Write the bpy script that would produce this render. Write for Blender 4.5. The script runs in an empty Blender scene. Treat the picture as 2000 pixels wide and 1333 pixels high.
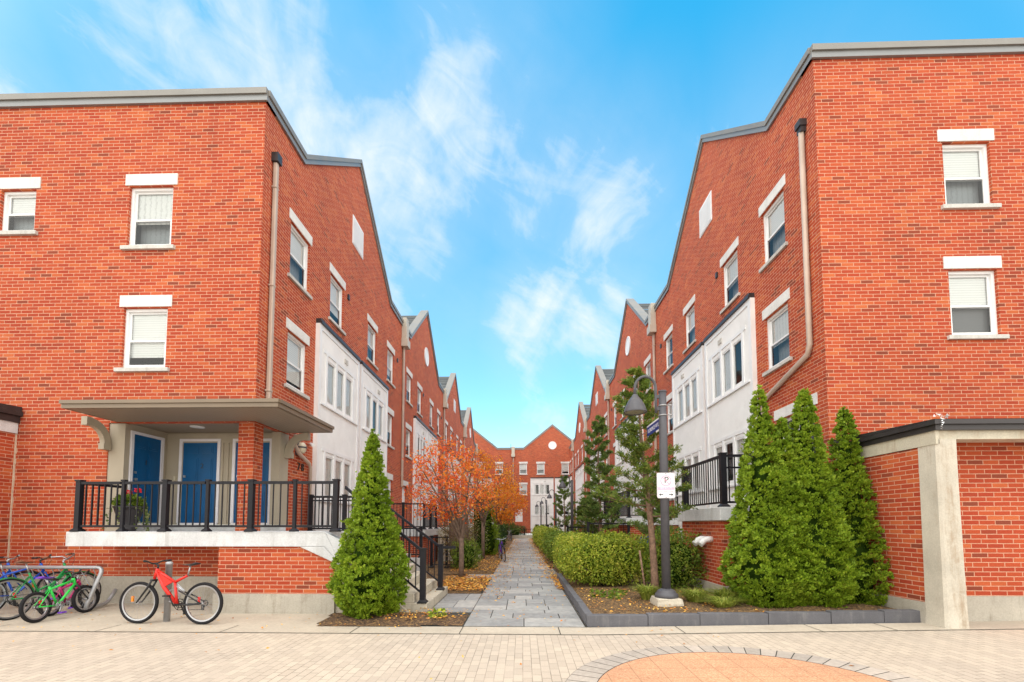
import bpy, math, random
import numpy as np
from mathutils import Vector, Matrix, noise
R = math.radians
rnd = random.Random(7)
scene = bpy.context.scene
col = scene.collection

# ------------------------------------------------------------------ camera
cam_d = bpy.data.cameras.new("camera")
cam = bpy.data.objects.new("camera", cam_d); col.objects.link(cam)
cam.location = (0, 0, 1.6)
cam.rotation_euler = (R(90 + 3.42), 0, R(1.54))
cam_d.sensor_width = 36.0
cam_d.lens = 878.0 / 2000 * 36
cam_d.shift_x = (1000 - 997) / 2000
cam_d.shift_y = (972.5 - 666.5) / 2000
cam_d.clip_end = 2000; cam_d.clip_start = 0.05
scene.camera = cam

# ------------------------------------------------------------------ light
SUN_EL, SUN_AZ = 56, 200          # degrees; azimuth clockwise from +Y (sun stands behind the camera, a little left)
sd = Vector((math.sin(R(SUN_AZ)) * math.cos(R(SUN_EL)), math.cos(R(SUN_AZ)) * math.cos(R(SUN_EL)), math.sin(R(SUN_EL))))
sun_d = bpy.data.lights.new("sun", 'SUN'); sun_d.energy = 0.5; sun_d.angle = R(14); sun_d.color = (1, .96, .9)
sun = bpy.data.objects.new("sun", sun_d); col.objects.link(sun)
sun.rotation_euler = (-sd).to_track_quat('-Z', 'Y').to_euler(); sun.location = (-10, -30, 40)

world = bpy.data.worlds.new("World"); scene.world = world; world.use_nodes = True
nt = world.node_tree; N = nt.nodes; L = nt.links; N.clear()
def wn(t, **k):
    n = N.new(t)
    for a, b in k.items(): setattr(n, a, b)
    return n
def wmath(op, a, b=None, c=None, clamp=False):
    n = N.new('ShaderNodeMath'); n.operation = op; n.use_clamp = clamp
    for i, v in enumerate((a, b, c)):
        if v is None: continue
        if isinstance(v, (int, float)): n.inputs[i].default_value = v
        else: L.new(v, n.inputs[i])
    return n.outputs[0]
out = wn('ShaderNodeOutputWorld'); bg = wn('ShaderNodeBackground'); L.new(bg.outputs[0], out.inputs[0])
bg.inputs['Strength'].default_value = 0.13
sky = wn('ShaderNodeTexSky', sky_type='NISHITA', sun_disc=False)
sky.sun_elevation = R(SUN_EL); sky.sun_rotation = R(SUN_AZ); sky.air_density = 1.0; sky.dust_density = .3; sky.ozone_density = 2.0
tc = wn('ShaderNodeTexCoord'); sep = wn('ShaderNodeSeparateXYZ'); L.new(tc.outputs['Generated'], sep.inputs[0])
tint = wn('ShaderNodeMix', data_type='RGBA', blend_type='MULTIPLY'); tint.inputs[0].default_value = 1
L.new(sky.outputs[0], tint.inputs[6]); 
tr = wn('ShaderNodeValToRGB'); tr.color_ramp.elements[0].position = 0.0; tr.color_ramp.elements[0].color = (2.0, 1.95, 1.62, 1)
tr.color_ramp.elements[1].position = .75; tr.color_ramp.elements[1].color = (.40, 2.65, 2.7, 1)
L.new(sep.outputs[2], tr.inputs[0]); L.new(tr.outputs[0], tint.inputs[7])
# cirrus: drawn-out noise on the cloud plane, thicker in a few patches of the sky
dz = wmath('ADD', wmath('MAXIMUM', sep.outputs[2], 0.0), .25)
px = wmath('DIVIDE', sep.outputs[0], dz); py = wmath('DIVIDE', sep.outputs[1], dz)
comb = wn('ShaderNodeCombineXYZ'); L.new(px, comb.inputs[0]); L.new(py, comb.inputs[1])
def cloud(rot, scl, scale, detail, dist, loc=(0, 0, 0), rough=.6):
    """noise over the sky directions, turned about the north-south axis and drawn out"""
    m0 = wn('ShaderNodeMapping'); m0.inputs['Rotation'].default_value = (0, R(rot), 0); L.new(tc.outputs['Generated'], m0.inputs[0])
    mp = wn('ShaderNodeMapping'); mp.inputs['Scale'].default_value = scl
    mp.inputs['Location'].default_value = loc; L.new(m0.outputs[0], mp.inputs[0])
    nz = wn('ShaderNodeTexNoise'); nz.inputs['Scale'].default_value = scale; nz.inputs['Detail'].default_value = detail
    nz.inputs['Roughness'].default_value = rough; nz.inputs['Distortion'].default_value = dist; L.new(mp.outputs[0], nz.inputs[0]); return nz.outputs[0]
patches = [((-.26, .75, .61), .42, 1.0), ((-.10, .72, .69), .34, 1.0), ((.04, .78, .62), .28, .85), ((.15, .80, .58), .28, .95), ((.16, .88, .45), .22, 1.0), ((.02, .90, .44), .24, .9),
           ((.22, .93, .30), .14, .7), ((-.12, .88, .46), .24, .55), ((-.70, .52, .50), .30, 1.0), ((-.50, .62, .60), .30, .9), ((-.35, .75, .55), .22, .7), ((.42, .70, .58), .26, .55), ((.10, .97, .22), .16, .35)]
cov = None
for (d, rad, wt) in patches:
    v = Vector(d).normalized(); dn = wn('ShaderNodeVectorMath', operation='DISTANCE'); L.new(tc.outputs['Generated'], dn.inputs[0]); dn.inputs[1].default_value = v
    mr = wn('ShaderNodeMapRange', interpolation_type='SMOOTHSTEP'); mr.inputs[1].default_value = rad; mr.inputs[2].default_value = 0; mr.inputs[3].default_value = 0; mr.inputs[4].default_value = wt
    L.new(dn.outputs['Value'], mr.inputs[0]); cov = mr.outputs[0] if cov is None else wmath('MAXIMUM', cov, mr.outputs[0])
big = cloud(-40, (.6, 1, 1.35), 3.2, 8, 1.7, (3.1, 1.2, .4), .55)
wis = cloud(62, (.5, 1, 1.4), 4.0, 8, 1.8, (1.7, 4.2, 2.2), .56)
fine = cloud(-30, (.6, 1, 1.6), 11, 7, 1.5, (5.7, 9.2, 1), .6)
nsum = wmath('ADD', wmath('ADD', wmath('MULTIPLY', big, .54), wmath('MULTIPLY', wis, .26)), wmath('MULTIPLY', fine, .20))
edge = wmath('SUBTRACT', .60, wmath('MULTIPLY', cov, .28))
veil = wmath('MULTIPLY', wmath('MULTIPLY', cov, nsum), .68)
cm = wmath('MAXIMUM', wmath('DIVIDE', wmath('SUBTRACT', nsum, edge), .27, clamp=True), veil)
cm = wmath('MULTIPLY', wmath('SMOOTH_MIN', cm, .95, .2), .95, clamp=True)
mixc = wn('ShaderNodeMix', data_type='RGBA'); L.new(cm, mixc.inputs[0]); L.new(tint.outputs[2], mixc.inputs[6])
mixc.inputs[7].default_value = (6.9, 7.3, 7.6, 1)
# unseen bright cloud added outside the view to light the side walls
bm_ = wn('ShaderNodeMapRange', interpolation_type='SMOOTHSTEP'); bm_.inputs[1].default_value = .54; bm_.inputs[2].default_value = .12
L.new(sep.outputs[1], bm_.inputs[0])
zen = wn('ShaderNodeMapRange', interpolation_type='SMOOTHSTEP'); zen.inputs[1].default_value = .80; zen.inputs[2].default_value = .90; L.new(sep.outputs[2], zen.inputs[0])
c4 = cloud(0, (1, 1, 1), 1.2, 6, .4, (2, 2, 0))
fill_mask = wmath('MULTIPLY', wmath('MAXIMUM', bm_.outputs[0], zen.outputs[0]), wmath('ADD', wmath('MULTIPLY', c4, .6), .5), clamp=True)
mixb = wn('ShaderNodeMix', data_type='RGBA'); L.new(fill_mask, mixb.inputs[0]); L.new(mixc.outputs[2], mixb.inputs[6])
mixb.inputs[7].default_value = (21.5, 19.8, 17.4, 1)
L.new(mixb.outputs[2], bg.inputs['Color'])
scene.view_settings.view_transform = 'Standard'; scene.view_settings.look = 'None'
scene.view_settings.gamma = 1; scene.view_settings.use_curve_mapping = False
scene.view_settings.exposure = 0.15
scene.cycles.max_bounces = 6; scene.cycles.transparent_max_bounces = 12

# ------------------------------------------------------------------ helpers
def tag(o, label=None, cat=None, group=None, kind=None):
    if label: o['label'] = label
    if cat: o['category'] = cat
    if group: o['group'] = group
    if kind: o['kind'] = kind
    return o
def thing(name, loc, label, cat, group=None, rz=0):
    o = bpy.data.objects.new(name, None); col.objects.link(o); o.location = loc; o.rotation_euler = (0, 0, rz)
    o.empty_display_size = .2
    return tag(o, label, cat, group)
def copy_tree(o, parent=None):
    c = o.copy(); col.objects.link(c); c.parent = parent
    for ch in list(o.children): copy_tree(ch, c)
    return c

class MB:
    """collects faces for one mesh object; uv in metres"""
    def __init__(s, T=None, flip=False): s.v = []; s.f = []; s.uv = []; s.sm = []; s.T = T; s.flip = flip
    def face(s, pts, uv=None, smooth=False):
        if s.T: pts = [s.T(*p) for p in pts]
        if s.flip: pts = pts[::-1]; uv = uv[::-1] if uv else None
        i = len(s.v); s.v.extend(pts); s.f.append(tuple(range(i, i + len(pts)))); s.sm.append(smooth)
        if uv is None:
            a = Vector(pts[1]) - Vector(pts[0]); b = Vector(pts[-1]) - Vector(pts[0]); n = a.cross(b)
            ax = max(range(3), key=lambda k: abs(n[k]))
            uv = [((p[1], p[2]) if ax == 0 else (p[0], p[2]) if ax == 1 else (p[0], p[1])) for p in pts]
        s.uv.append(uv)
    def box(s, x0, x1, y0, y1, z0, z1):
        if x0 > x1: x0, x1 = x1, x0
        if y0 > y1: y0, y1 = y1, y0
        if z0 > z1: z0, z1 = z1, z0
        P = lambda a, b, c: (x1 if a else x0, y1 if b else y0, z1 if c else z0)
        fs = ((0,0,0),(0,1,0),(1,1,0),(1,0,0)), ((0,0,1),(1,0,1),(1,1,1),(0,1,1)), ((0,0,0),(1,0,0),(1,0,1),(0,0,1)), \
             ((1,0,0),(1,1,0),(1,1,1),(1,0,1)), ((1,1,0),(0,1,0),(0,1,1),(1,1,1)), ((0,1,0),(0,0,0),(0,0,1),(0,1,1))
        # T for walls is (n,u,z)->: boxes are given in the same argument order as T
        for f in fs: s.face([P(*q) for q in f])
        return s
    def grid(s, rings, closed=True, cap=True, smooth=True):
        i0 = len(s.v); m = len(rings[0])
        for r in rings: s.v.extend([tuple(p) for p in r])
        for a in range(len(rings) - 1):
            for b in range(m if closed else m - 1):
                c = (b + 1) % m
                f = (i0 + a*m + b, i0 + a*m + c, i0 + (a+1)*m + c, i0 + (a+1)*m + b)
                s.f.append(f); s.sm.append(smooth); s.uv.append([(b/m, a), ((b+1)/m, a), ((b+1)/m, a+1), (b/m, a+1)])
        if cap:
            for a, rev in ((0, True), (len(rings) - 1, False)):
                f = [i0 + a*m + b for b in range(m)]
                if rev: f = f[::-1]
                s.f.append(tuple(f)); s.sm.append(False); s.uv.append([(0, 0)] * m)
    def tube(s, pts, r, n=8, cap=True):
        pts = [Vector(p) for p in pts]; rr = r if isinstance(r, (list, tuple)) else [r] * len(pts)
        rings = []; up = None
        for i, p in enumerate(pts):
            d = (pts[min(i+1, len(pts)-1)] - pts[max(i-1, 0)]).normalized()
            if up is None:
                up = Vector((0, 0, 1)) if abs(d.z) < .9 else Vector((1, 0, 0))
            a = d.cross(up)
            if a.length < 1e-4: a = d.cross(Vector((0, 1, 0)))
            a.normalize(); b = a.cross(d).normalized(); up = b
            rings.append([p + (a * math.cos(t) + b * math.sin(t)) * rr[i] for t in [2*math.pi*k/n for k in range(n)]])
        s.grid([x[::-1] for x in rings], True, cap); return s
    def lathe(s, prof, c=(0, 0, 0), n=20, cap=True):
        s.grid([[(c[0] + r*math.cos(2*math.pi*k/n), c[1] + r*math.sin(2*math.pi*k/n), c[2] + z) for k in range(n)] for r, z in prof], True, cap); return s
    def torus(s, c, Rr, r, axis='y', n=36, m=8):
        rings = []
        for i in range(n + 1):
            a = 2*math.pi*i/n; ring = []
            for j in range(m):
                b = 2*math.pi*j/m; q = Rr + r*math.cos(b); w = r*math.sin(b)
                ring.append((c[0] + q*math.cos(a), c[1] + w, c[2] + q*math.sin(a)))
            rings.append(ring)
        s.grid(rings, True, False); return s
    def prism(s, poly, y0, y1):       # poly in (x,z), extruded along y
        a = [(x, y0, z) for x, z in poly]; b = [(x, y1, z) for x, z in poly]
        s.face(a); s.face(b[::-1]); n = len(poly)
        for i in range(n): j = (i+1) % n; s.face([a[j], a[i], b[i], b[j]])
        return s
    def build(s, name, mat, parent=None, bevel=0, shift=None):
        me = bpy.data.meshes.new(name)
        sh = shift if shift is not None else ((0, 0, 0))
        me.from_pydata([(p[0]-sh[0], p[1]-sh[1], p[2]-sh[2]) for p in s.v], [], s.f)
        uvl = me.uv_layers.new(name="UVMap")
        flat = [c for f in s.uv for q in f for c in q]
        uvl.data.foreach_set('uv', flat)
        me.polygons.foreach_set('use_smooth', s.sm)
        me.materials.append(mat); me.update()
        o = bpy.data.objects.new(name, me); col.objects.link(o)
        if parent is not None: o.parent = parent
        if bevel:
            m = o.modifiers.new('bevel', 'BEVEL'); m.width = bevel; m.segments = 2; m.limit_method = 'ANGLE'; m.angle_limit = R(40)
            wl = o.modifiers.new('weld', 'WELD'); wl.merge_threshold = .0005
            # weld before bevel
            o.modifiers.move(1, 0)
        return o

def quads(name, mat, V, parent=None, per=4):
    """V: (n*per,3) numpy array -> mesh of n separate polygons"""
    n = len(V) // per; me = bpy.data.meshes.new(name)
    me.vertices.add(len(V)); me.vertices.foreach_set('co', V.astype(np.float32).ravel())
    me.loops.add(len(V)); me.loops.foreach_set('vertex_index', np.arange(len(V), dtype=np.int32))
    me.polygons.add(n); me.polygons.foreach_set('loop_start', np.arange(0, len(V), per, dtype=np.int32))
    me.materials.append(mat); me.update(calc_edges=True); me.validate()
    o = bpy.data.objects.new(name, me); col.objects.link(o)
    if parent is not None: o.parent = parent
    return o
RG = np.random.default_rng(5)
def unit(a): return a / np.maximum(np.linalg.norm(a, axis=1, keepdims=True), 1e-9)
def leaves(P, D, Nn, ln, wd, fold=.25):
    """diamond leaves: base P, direction D, normal Nn, lengths, widths"""
    D = unit(D); S = unit(np.cross(D, Nn)); Nn = unit(np.cross(S, D)); ln = np.asarray(ln)[:, None]; wd = np.asarray(wd)[:, None]
    a = P; m = P + D*ln*.5; c = P + D*ln
    b = m + S*wd*.5 + Nn*wd*fold; d = m - S*wd*.5 + Nn*wd*fold
    return np.stack([a, b, c, d], 1).reshape(-1, 3)

# ------------------------------------------------------------------ materials
class G:
    def __init__(s, name):
        s.m = bpy.data.materials.new(name); s.m.use_nodes = True; s.t = s.m.node_tree; s.n = s.t.nodes; s.l = s.t.links
        s.b = s.n['Principled BSDF']; s.o = s.n['Material Output']
    def node(s, t, **k):
        n = s.n.new(t)
        for a, b in k.items(): setattr(n, a, b)
        return n
    def put(s, sock, v):
        if isinstance(v, (int, float)): sock.default_value = v
        elif isinstance(v, (tuple, list)): sock.default_value = v if len(v) != 3 or sock.type != 'RGBA' else (*v, 1)
        else: s.l.new(v, sock)
    def math(s, op, a, b=None, c=None, clamp=False):
        n = s.n.new('ShaderNodeMath'); n.operation = op; n.use_clamp = clamp
        for i, v in enumerate((a, b, c)):
            if v is not None: s.put(n.inputs[i], v)
        return n.outputs[0]
    def coord(s, which='Object'): return s.node('ShaderNodeTexCoord').outputs[which]
    def noise(s, vec, scale, detail=4, rough=.55, dist=0):
        n = s.node('ShaderNodeTexNoise'); n.inputs['Scale'].default_value = scale; n.inputs['Detail'].default_value = detail
        n.inputs['Roughness'].default_value = rough; n.inputs['Distortion'].default_value = dist
        if vec is not None: s.l.new(vec, n.inputs['Vector'])
        return n.outputs[0]
    def ramp(s, fac, stops, interp='LINEAR'):
        n = s.node('ShaderNodeValToRGB'); cr = n.color_ramp; cr.interpolation = interp
        while len(cr.elements) < len(stops): cr.elements.new(.5)
        for e, (p, c) in zip(cr.elements, stops): e.position = p; e.color = (*c, 1)
        s.l.new(fac, n.inputs[0]); return n.outputs[0]
    def mix(s, f, a, b, mode='MIX'):
        n = s.node('ShaderNodeMix', data_type='RGBA', blend_type=mode); s.put(n.inputs[0], f); s.put(n.inputs[6], a); s.put(n.inputs[7], b); return n.outputs[2]
    def mrange(s, v, a, b, c=0, d=1, smooth=False):
        n = s.node('ShaderNodeMapRange'); n.interpolation_type = 'SMOOTHSTEP' if smooth else 'LINEAR'
        s.l.new(v, n.inputs[0])
        for i, x in enumerate((a, b, c, d)): n.inputs[1+i].default_value = x
        return n.outputs[0]
    def base(s, c): s.put(s.b.inputs['Base Color'], c); return s
    def rough(s, r): s.put(s.b.inputs['Roughness'], r); return s
    def metal(s, r): s.b.inputs['Metallic'].default_value = r; return s
    def bump(s, h, strength=.3, dist=.01):
        n = s.node('ShaderNodeBump'); n.inputs['Strength'].default_value = strength; n.inputs['Distance'].default_value = dist
        s.l.new(h, n.inputs['Height']); s.l.new(n.outputs[0], s.b.inputs['Normal']); return s

def m_plain(name, c, rough=.5, metal=0, var=.12, scale=6, bump=0, dirt=None, spec=.4):
    g = G(name); co = g.coord('Object'); n = g.noise(co, scale, 5, .6)
    lo = tuple(x*(1-var) for x in c); hi = tuple(min(1, x*(1+var)) for x in c)
    cc = g.ramp(n, [(.3, lo), (.7, hi)]); g.b.inputs['Specular IOR Level'].default_value = spec
    if dirt:
        n2 = g.noise(co, 1.3, 6, .7); cc = g.mix(g.mrange(n2, .52, .75, 0, dirt[1], True), cc, dirt[0])
    g.base(cc); g.rough(g.mrange(n, .3, .7, max(0, rough-.08), min(1, rough+.08))); g.metal(metal)
    if bump: g.bump(g.noise(co, scale*6, 5, .6), bump, .01)
    return g.m

def m_brick(name):
    g = G(name); uv = g.node('ShaderNodeUVMap').outputs[0]
    s = g.node('ShaderNodeSeparateXYZ'); g.l.new(uv, s.inputs[0]); u, v = s.outputs[0], s.outputs[1]
    H, W, Mo = .0725, .242, .012
    wob = g.noise(uv, 9, 2); wob = g.math('MULTIPLY', g.math('SUBTRACT', wob, .5), .006)
    vr = g.math('DIVIDE', g.math('ADD', v, wob), H); row = g.math('FLOOR', vr); fv = g.math('FRACT', vr)
    off = g.math('MULTIPLY', g.math('MODULO', g.math('ADD', row, 1000), 2), .5)
    wr0 = g.node('ShaderNodeTexWhiteNoise', noise_dimensions='1D'); g.l.new(row, wr0.inputs['W'])
    off = g.math('ADD', off, g.math('MULTIPLY', wr0.outputs[0], .16))
    ur = g.math('ADD', g.math('DIVIDE', g.math('ADD', u, wob), W), off); cu = g.math('FLOOR', ur); fu = g.math('FRACT', ur)
    cb = g.node('ShaderNodeCombineXYZ'); g.l.new(cu, cb.inputs[0]); g.l.new(row, cb.inputs[1])
    wnz = g.node('ShaderNodeTexWhiteNoise', noise_dimensions='2D'); g.l.new(cb.outputs[0], wnz.inputs['Vector'])
    br = g.ramp(wnz.outputs[0], [(0, (.23, .050, .027)), (.04, (.27, .052, .025)), (.08, (.37, .048, .020)), (.5, (.43, .066, .024)), (.82, (.46, .080, .028)), (.94, (.52, .125, .042)), (1, (.49, .09, .03))])
    fine = g.noise(uv, 60, 4, .7); br = g.mix(.5, br, g.ramp(fine, [(.3, (.6, .6, .6)), (.7, (1.25, 1.25, 1.25))]), 'MULTIPLY')
    # soft patches of slightly different firing across the wall
    pat = g.noise(uv, .55, 3, .6); br = g.mix(.55, br, g.ramp(pat, [(.32, (.80, .76, .74)), (.68, (1.18, 1.26, 1.28))]), 'MULTIPLY')
    mu = g.mrange(g.math('ABSOLUTE', g.math('SUBTRACT', fu, .5)), .5 - Mo/W*.5 - .006, .5 - Mo/W*.5 + .006)
    mv = g.mrange(g.math('ABSOLUTE', g.math('SUBTRACT', fv, .5)), .5 - Mo/H*.5 - .02, .5 - Mo/H*.5 + .02)
    mk = g.math('MAXIMUM', mu, mv)
    mort = g.ramp(g.noise(uv, 14, 4, .7), [(.3, (.52, .245, .155)), (.7, (.64, .37, .255))])
    c = g.mix(mk, br, mort)
    eff = g.mrange(g.noise(uv, 2.1, 7, .75),   .66, .80, 0, .42, True); c = g.mix(eff, c, (.72, .55, .48))
    # rain streaks and soot that run down the face
    mp = g.node('ShaderNodeMapping'); mp.inputs['Scale'].default_value = (3.2, .16, 1); g.l.new(uv, mp.inputs[0])
    stk = g.mrange(g.noise(mp.outputs[0], 1.0, 7, .72), .52, .76, 0, .20, True); c = g.mix(stk, c, (.20, .05, .03))
    g.base(c).rough(.85); g.b.inputs['Specular IOR Level'].default_value = .25
    hh = g.math('SUBTRACT', g.math('ADD', g.math('MULTIPLY', fine, .3), 1), mk); g.bump(hh, .6, .006)
    return g.m

def m_leaf(name, stops, trans=.35, rough=.55):
    g = G(name); geo = g.node('ShaderNodeNewGeometry'); ri = geo.outputs['Random Per Island']
    co = g.coord('Object'); n = g.noise(co, 2.2, 3)
    f = g.math('ADD', g.math('MULTIPLY', ri, .65), g.math('MULTIPLY', g.math('SUBTRACT', n, .32), .95), clamp=True)
    c = g.ramp(f, stops); g.base(c).rough(rough); g.b.inputs['Specular IOR Level'].default_value = .3
    tb = g.node('ShaderNodeBsdfTranslucent'); g.l.new(c, tb.inputs[0]); ms = g.node('ShaderNodeMixShader'); ms.inputs[0].default_value = trans
    g.l.new(g.b.outputs[0], ms.inputs[1]); g.l.new(tb.outputs[0], ms.inputs[2]); g.l.new(ms.outputs[0], g.o.inputs[0])
    return g.m

def m_concrete(name, c, stain=(.25, .22, .18), amt=.5, sc=1.0, bump=.25):
    g = G(name); co = g.coord('Object')
    n1 = g.noise(co, 1.1*sc, 7, .65); n2 = g.noise(co, 40*sc, 4, .7); n3 = g.noise(co, 3.2*sc, 6, .7, .6)
    cc = g.ramp(n1, [(.3, tuple(x*.8 for x in c)), (.7, tuple(min(1, x*1.12) for x in c))])
    cc = g.mix(.5, cc, g.ramp(n2, [(.3, (.75, .75, .75)), (.7, (1.2, 1.2, 1.2))]), 'MULTIPLY')
    mp = g.node('ShaderNodeMapping'); mp.inputs['Scale'].default_value = (3.5, 3.5, .35); g.l.new(co, mp.inputs[0])
    st = g.noise(mp.outputs[0], 1.6, 6, .7)
    cc = g.mix(g.mrange(g.math('MULTIPLY', st, g.math('ADD', n3, .5)), .48, .75, 0, amt, True), cc, stain)
    g.base(cc).rough(.85); g.bump(g.math('ADD', n2, g.math('MULTIPLY', n3, .6)), bump, .006); return g.m

def m_glass(name):
    g = G(name); tr_ = g.node('ShaderNodeBsdfTransparent'); gl = g.node('ShaderNodeBsdfGlossy'); gl.inputs['Roughness'].default_value = .02
    tr_.inputs[0].default_value = (.94, .96, .95, 1)
    fr = g.node('ShaderNodeFresnel'); fr.inputs[0].default_value = 1.38
    ms = g.node('ShaderNodeMixShader'); g.l.new(g.math('ADD', g.math('MULTIPLY', fr.outputs[0], .75), .03, clamp=True), ms.inputs[0])
    g.l.new(tr_.outputs[0], ms.inputs[1]); g.l.new(gl.outputs[0], ms.inputs[2]); g.l.new(ms.outputs[0], g.o.inputs[0]); return g.m

def m_blind(name, c, slat=.05, vertical=False):
    g = G(name); uv = g.node('ShaderNodeUVMap').outputs[0]; s = g.node('ShaderNodeSeparateXYZ'); g.l.new(uv, s.inputs[0])
    f = g.math('FRACT', g.math('DIVIDE', s.outputs[0 if vertical else 1], slat))
    if vertical:
        nz = g.noise(uv, 14, 2); f = g.math('FRACT', g.math('ADD', f, nz))
    cc = g.ramp(f, [(0, tuple(x*.7 for x in c)), (.2, c), (.8, c), (1, tuple(x*.85 for x in c))]); g.base(cc).rough(.7)
    g.bump(f, .4, .01); return g.m

def m_pavers(name):
    g = G(name); co = g.coord('Object'); s = g.node('ShaderNodeSeparateXYZ'); g.l.new(co, s.inputs[0]); x, y = s.outputs[0], s.outputs[1]
    W, H = .20, .10
    cx = g.math('DIVIDE', x, H); colm = g.math('FLOOR', cx); fx = g.math('FRACT', cx)
    cy = g.math('ADD', g.math('DIVIDE', y, W), g.math('MULTIPLY', g.math('MODULO', g.math('ADD', colm, 1000), 2), .5)); row = g.math('FLOOR', cy); fy = g.math('FRACT', cy)
    cb = g.node('ShaderNodeCombineXYZ'); g.l.new(colm, cb.inputs[0]); g.l.new(row, cb.inputs[1])
    wz = g.node('ShaderNodeTexWhiteNoise', noise_dimensions='2D'); g.l.new(cb.outputs[0], wz.inputs['Vector'])
    c = g.ramp(wz.outputs[0], [(0, (.46, .385, .315)), (.5, (.50, .42, .345)), (1, (.54, .455, .37))])
    c = g.mix(.6, c, g.ramp(g.noise(co, 70, 3, .7), [(.3, (.8, .8, .8)), (.7, (1.15, 1.15, 1.15))]), 'MULTIPLY')
    c = g.mix(.7, c, g.ramp(g.noise(co, .5, 5, .6), [(.3, (.86, .86, .87)), (.7, (1.1, 1.08, 1.04))]), 'MULTIPLY')
    jn = g.noise(co, 1.7, 4, .6)
    mx = g.mrange(g.math('ABSOLUTE', g.math('SUBTRACT', fx, .5)), .45, .48); my = g.mrange(g.math('ABSOLUTE', g.math('SUBTRACT', fy, .5)), .465, .488)
    mk = g.math('MAXIMUM', mx, my); dk = g.mrange(jn, .34, .66, .15, .75)
    c = g.mix(g.math('MULTIPLY', mk, dk), c, (.075, .062, .045))
    sp = g.mrange(g.noise(co, 5, 6, .8), .70, .80, 0, .5, True); c = g.mix(sp, c, (.25, .2, .14))
    g.base(c).rough(.85); g.bump(g.math('SUBTRACT', 1, mk), .5, .004); return g.m

def m_island(name, stops, rough=.7, nsc=8, amp=.35):
    g = G(name); ri = g.node('ShaderNodeNewGeometry').outputs['Random Per Island']; co = g.coord('Object')
    c = g.ramp(ri, stops); n = g.noise(co, nsc, 6, .7); c = g.mix(1, c, g.ramp(n, [(.25, (1-amp,)*3), (.75, (1+amp,)*3)]), 'MULTIPLY')
    n2 = g.noise(co, 1.2, 5, .65); c = g.mix(1, c, g.ramp(n2, [(.3, (.85, .85, .86)), (.7, (1.15, 1.13, 1.1))]), 'MULTIPLY')
    g.base(c).rough(rough); g.bump(n, .3, .01); return g.m

def m_mulch(name, c1=(.05, .026, .014), c2=(.20, .11, .05)):
    g = G(name); co = g.coord('Object'); v = g.node('ShaderNodeTexVoronoi'); v.inputs['Scale'].default_value = 34; g.l.new(co, v.inputs[0])
    n = g.noise(co, 3, 5, .7); f = g.math('ADD', g.math('MULTIPLY', v.outputs['Distance'], .9), g.math('MULTIPLY', n, .5), clamp=True)
    s = g.node('ShaderNodeSeparateColor'); g.l.new(v.outputs['Color'], s.inputs[0])
    c = g.ramp(s.outputs[0], [(0, c1), (.6, tuple((a+b)/2 for a, b in zip(c1, c2))), (.85, c2), (1, (.34, .19, .06))])
    g.base(c).rough(.95); g.bump(f, .9, .03); return g.m

BRICK = m_brick('brick')
WHITE = m_plain('white_paint', (.80, .80, .81), .45, var=.04, scale=3, dirt=((.62, .60, .57), .3))
STUCCO = m_plain('white_stucco', (.83, .825, .82), .75, var=.05, scale=2.2, bump=.15, dirt=((.6, .58, .55), .35))
LINTEL = m_concrete('precast_white', (.72, .71, .69), (.45, .42, .38), .35)
SILL = m_concrete('precast_grey', (.56, .54, .51), (.3, .28, .25), .5)
CONC = m_concrete('concrete_grey', (.42, .38, .32), (.20, .165, .12), .6)
CONCW = m_concrete('concrete_white', (.62, .62, .63), (.36, .34, .32), .55)
CONCS = m_concrete('concrete_step', (.52, .46, .37), (.25, .2, .15), .5)
COPING = m_plain('coping_metal', (.235, .222, .205), .45, .2, var=.08, scale=1.5, dirt=((.3, .29, .27), .4))
COPING2 = m_plain('coping_strip', (.25, .255, .26), .45, .3, var=.08, scale=1.5)
DARKMET = m_plain('dark_flashing', (.045, .04, .042), .4, .3, var=.15)
RAIL = m_plain('black_railing_paint', (.014, .013, .017), .42, 0, var=.2, scale=10, spec=.22)
TAN = m_plain('tan_panel', (.40, .345, .265), .6, var=.06, scale=2, dirt=((.28, .24, .19), .4))
GUTTER = m_plain('brown_gutter', (.20, .15, .105), .4, .1, var=.1, scale=2)
PIPE = m_plain('tan_downpipe', (.48, .37, .30), .45, .1, var=.1, scale=2)
def m_soffit():
    g = G('soffit_boards'); co = g.coord('Object'); s = g.node('ShaderNodeSeparateXYZ'); g.l.new(co, s.inputs[0])
    f = g.math('FRACT', g.math('DIVIDE', s.outputs[0], .1)); mk = g.mrange(f, .0, .08, 1, 0)
    c = g.mix(mk, (.27, .215, .16), (.07, .05, .035)); g.base(c).rough(.6); g.bump(g.math('SUBTRACT', 1, mk), .5, .005); return g.m
SOFFIT = m_soffit()
SLATE = m_island('roof_shingle', [(0, (.07, .08, .085)), (1, (.12, .13, .135))], .8, 30)
DOORBLUE = m_plain('blue_door_paint', (.007, .088, .235), .4, var=.12, scale=3, spec=.2)
DOORTRIM = m_plain('door_trim_white', (.74, .72, .76), .45, var=.04)
GLASS = m_glass('window_glass')
BLIND = m_blind('white_blind', (.86, .86, .86)); CURT = m_blind('grey_curtain', (.30, .32, .34), .11, True); NIGHT = m_plain('dark_room', (.07, .07, .075), .8)
CURTW = m_blind('pale_curtain', (.78, .78, .78), .12, True)
LAMPM = m_plain('lamp_grey_paint', (.085, .083, .094), .42, 0, var=.15, scale=8, spec=.3)
STONE = m_concrete('dark_kerb_stone', (.115, .112, .125), (.22, .21, .21), .5, 1.5, .5)
FLAG = m_island('bluestone_flags', [(0, (.235, .23, .23)), (.5, (.30, .295, .29)), (.8, (.355, .345, .335)), (1, (.41, .39, .37))], .7, 9, .25)
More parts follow.
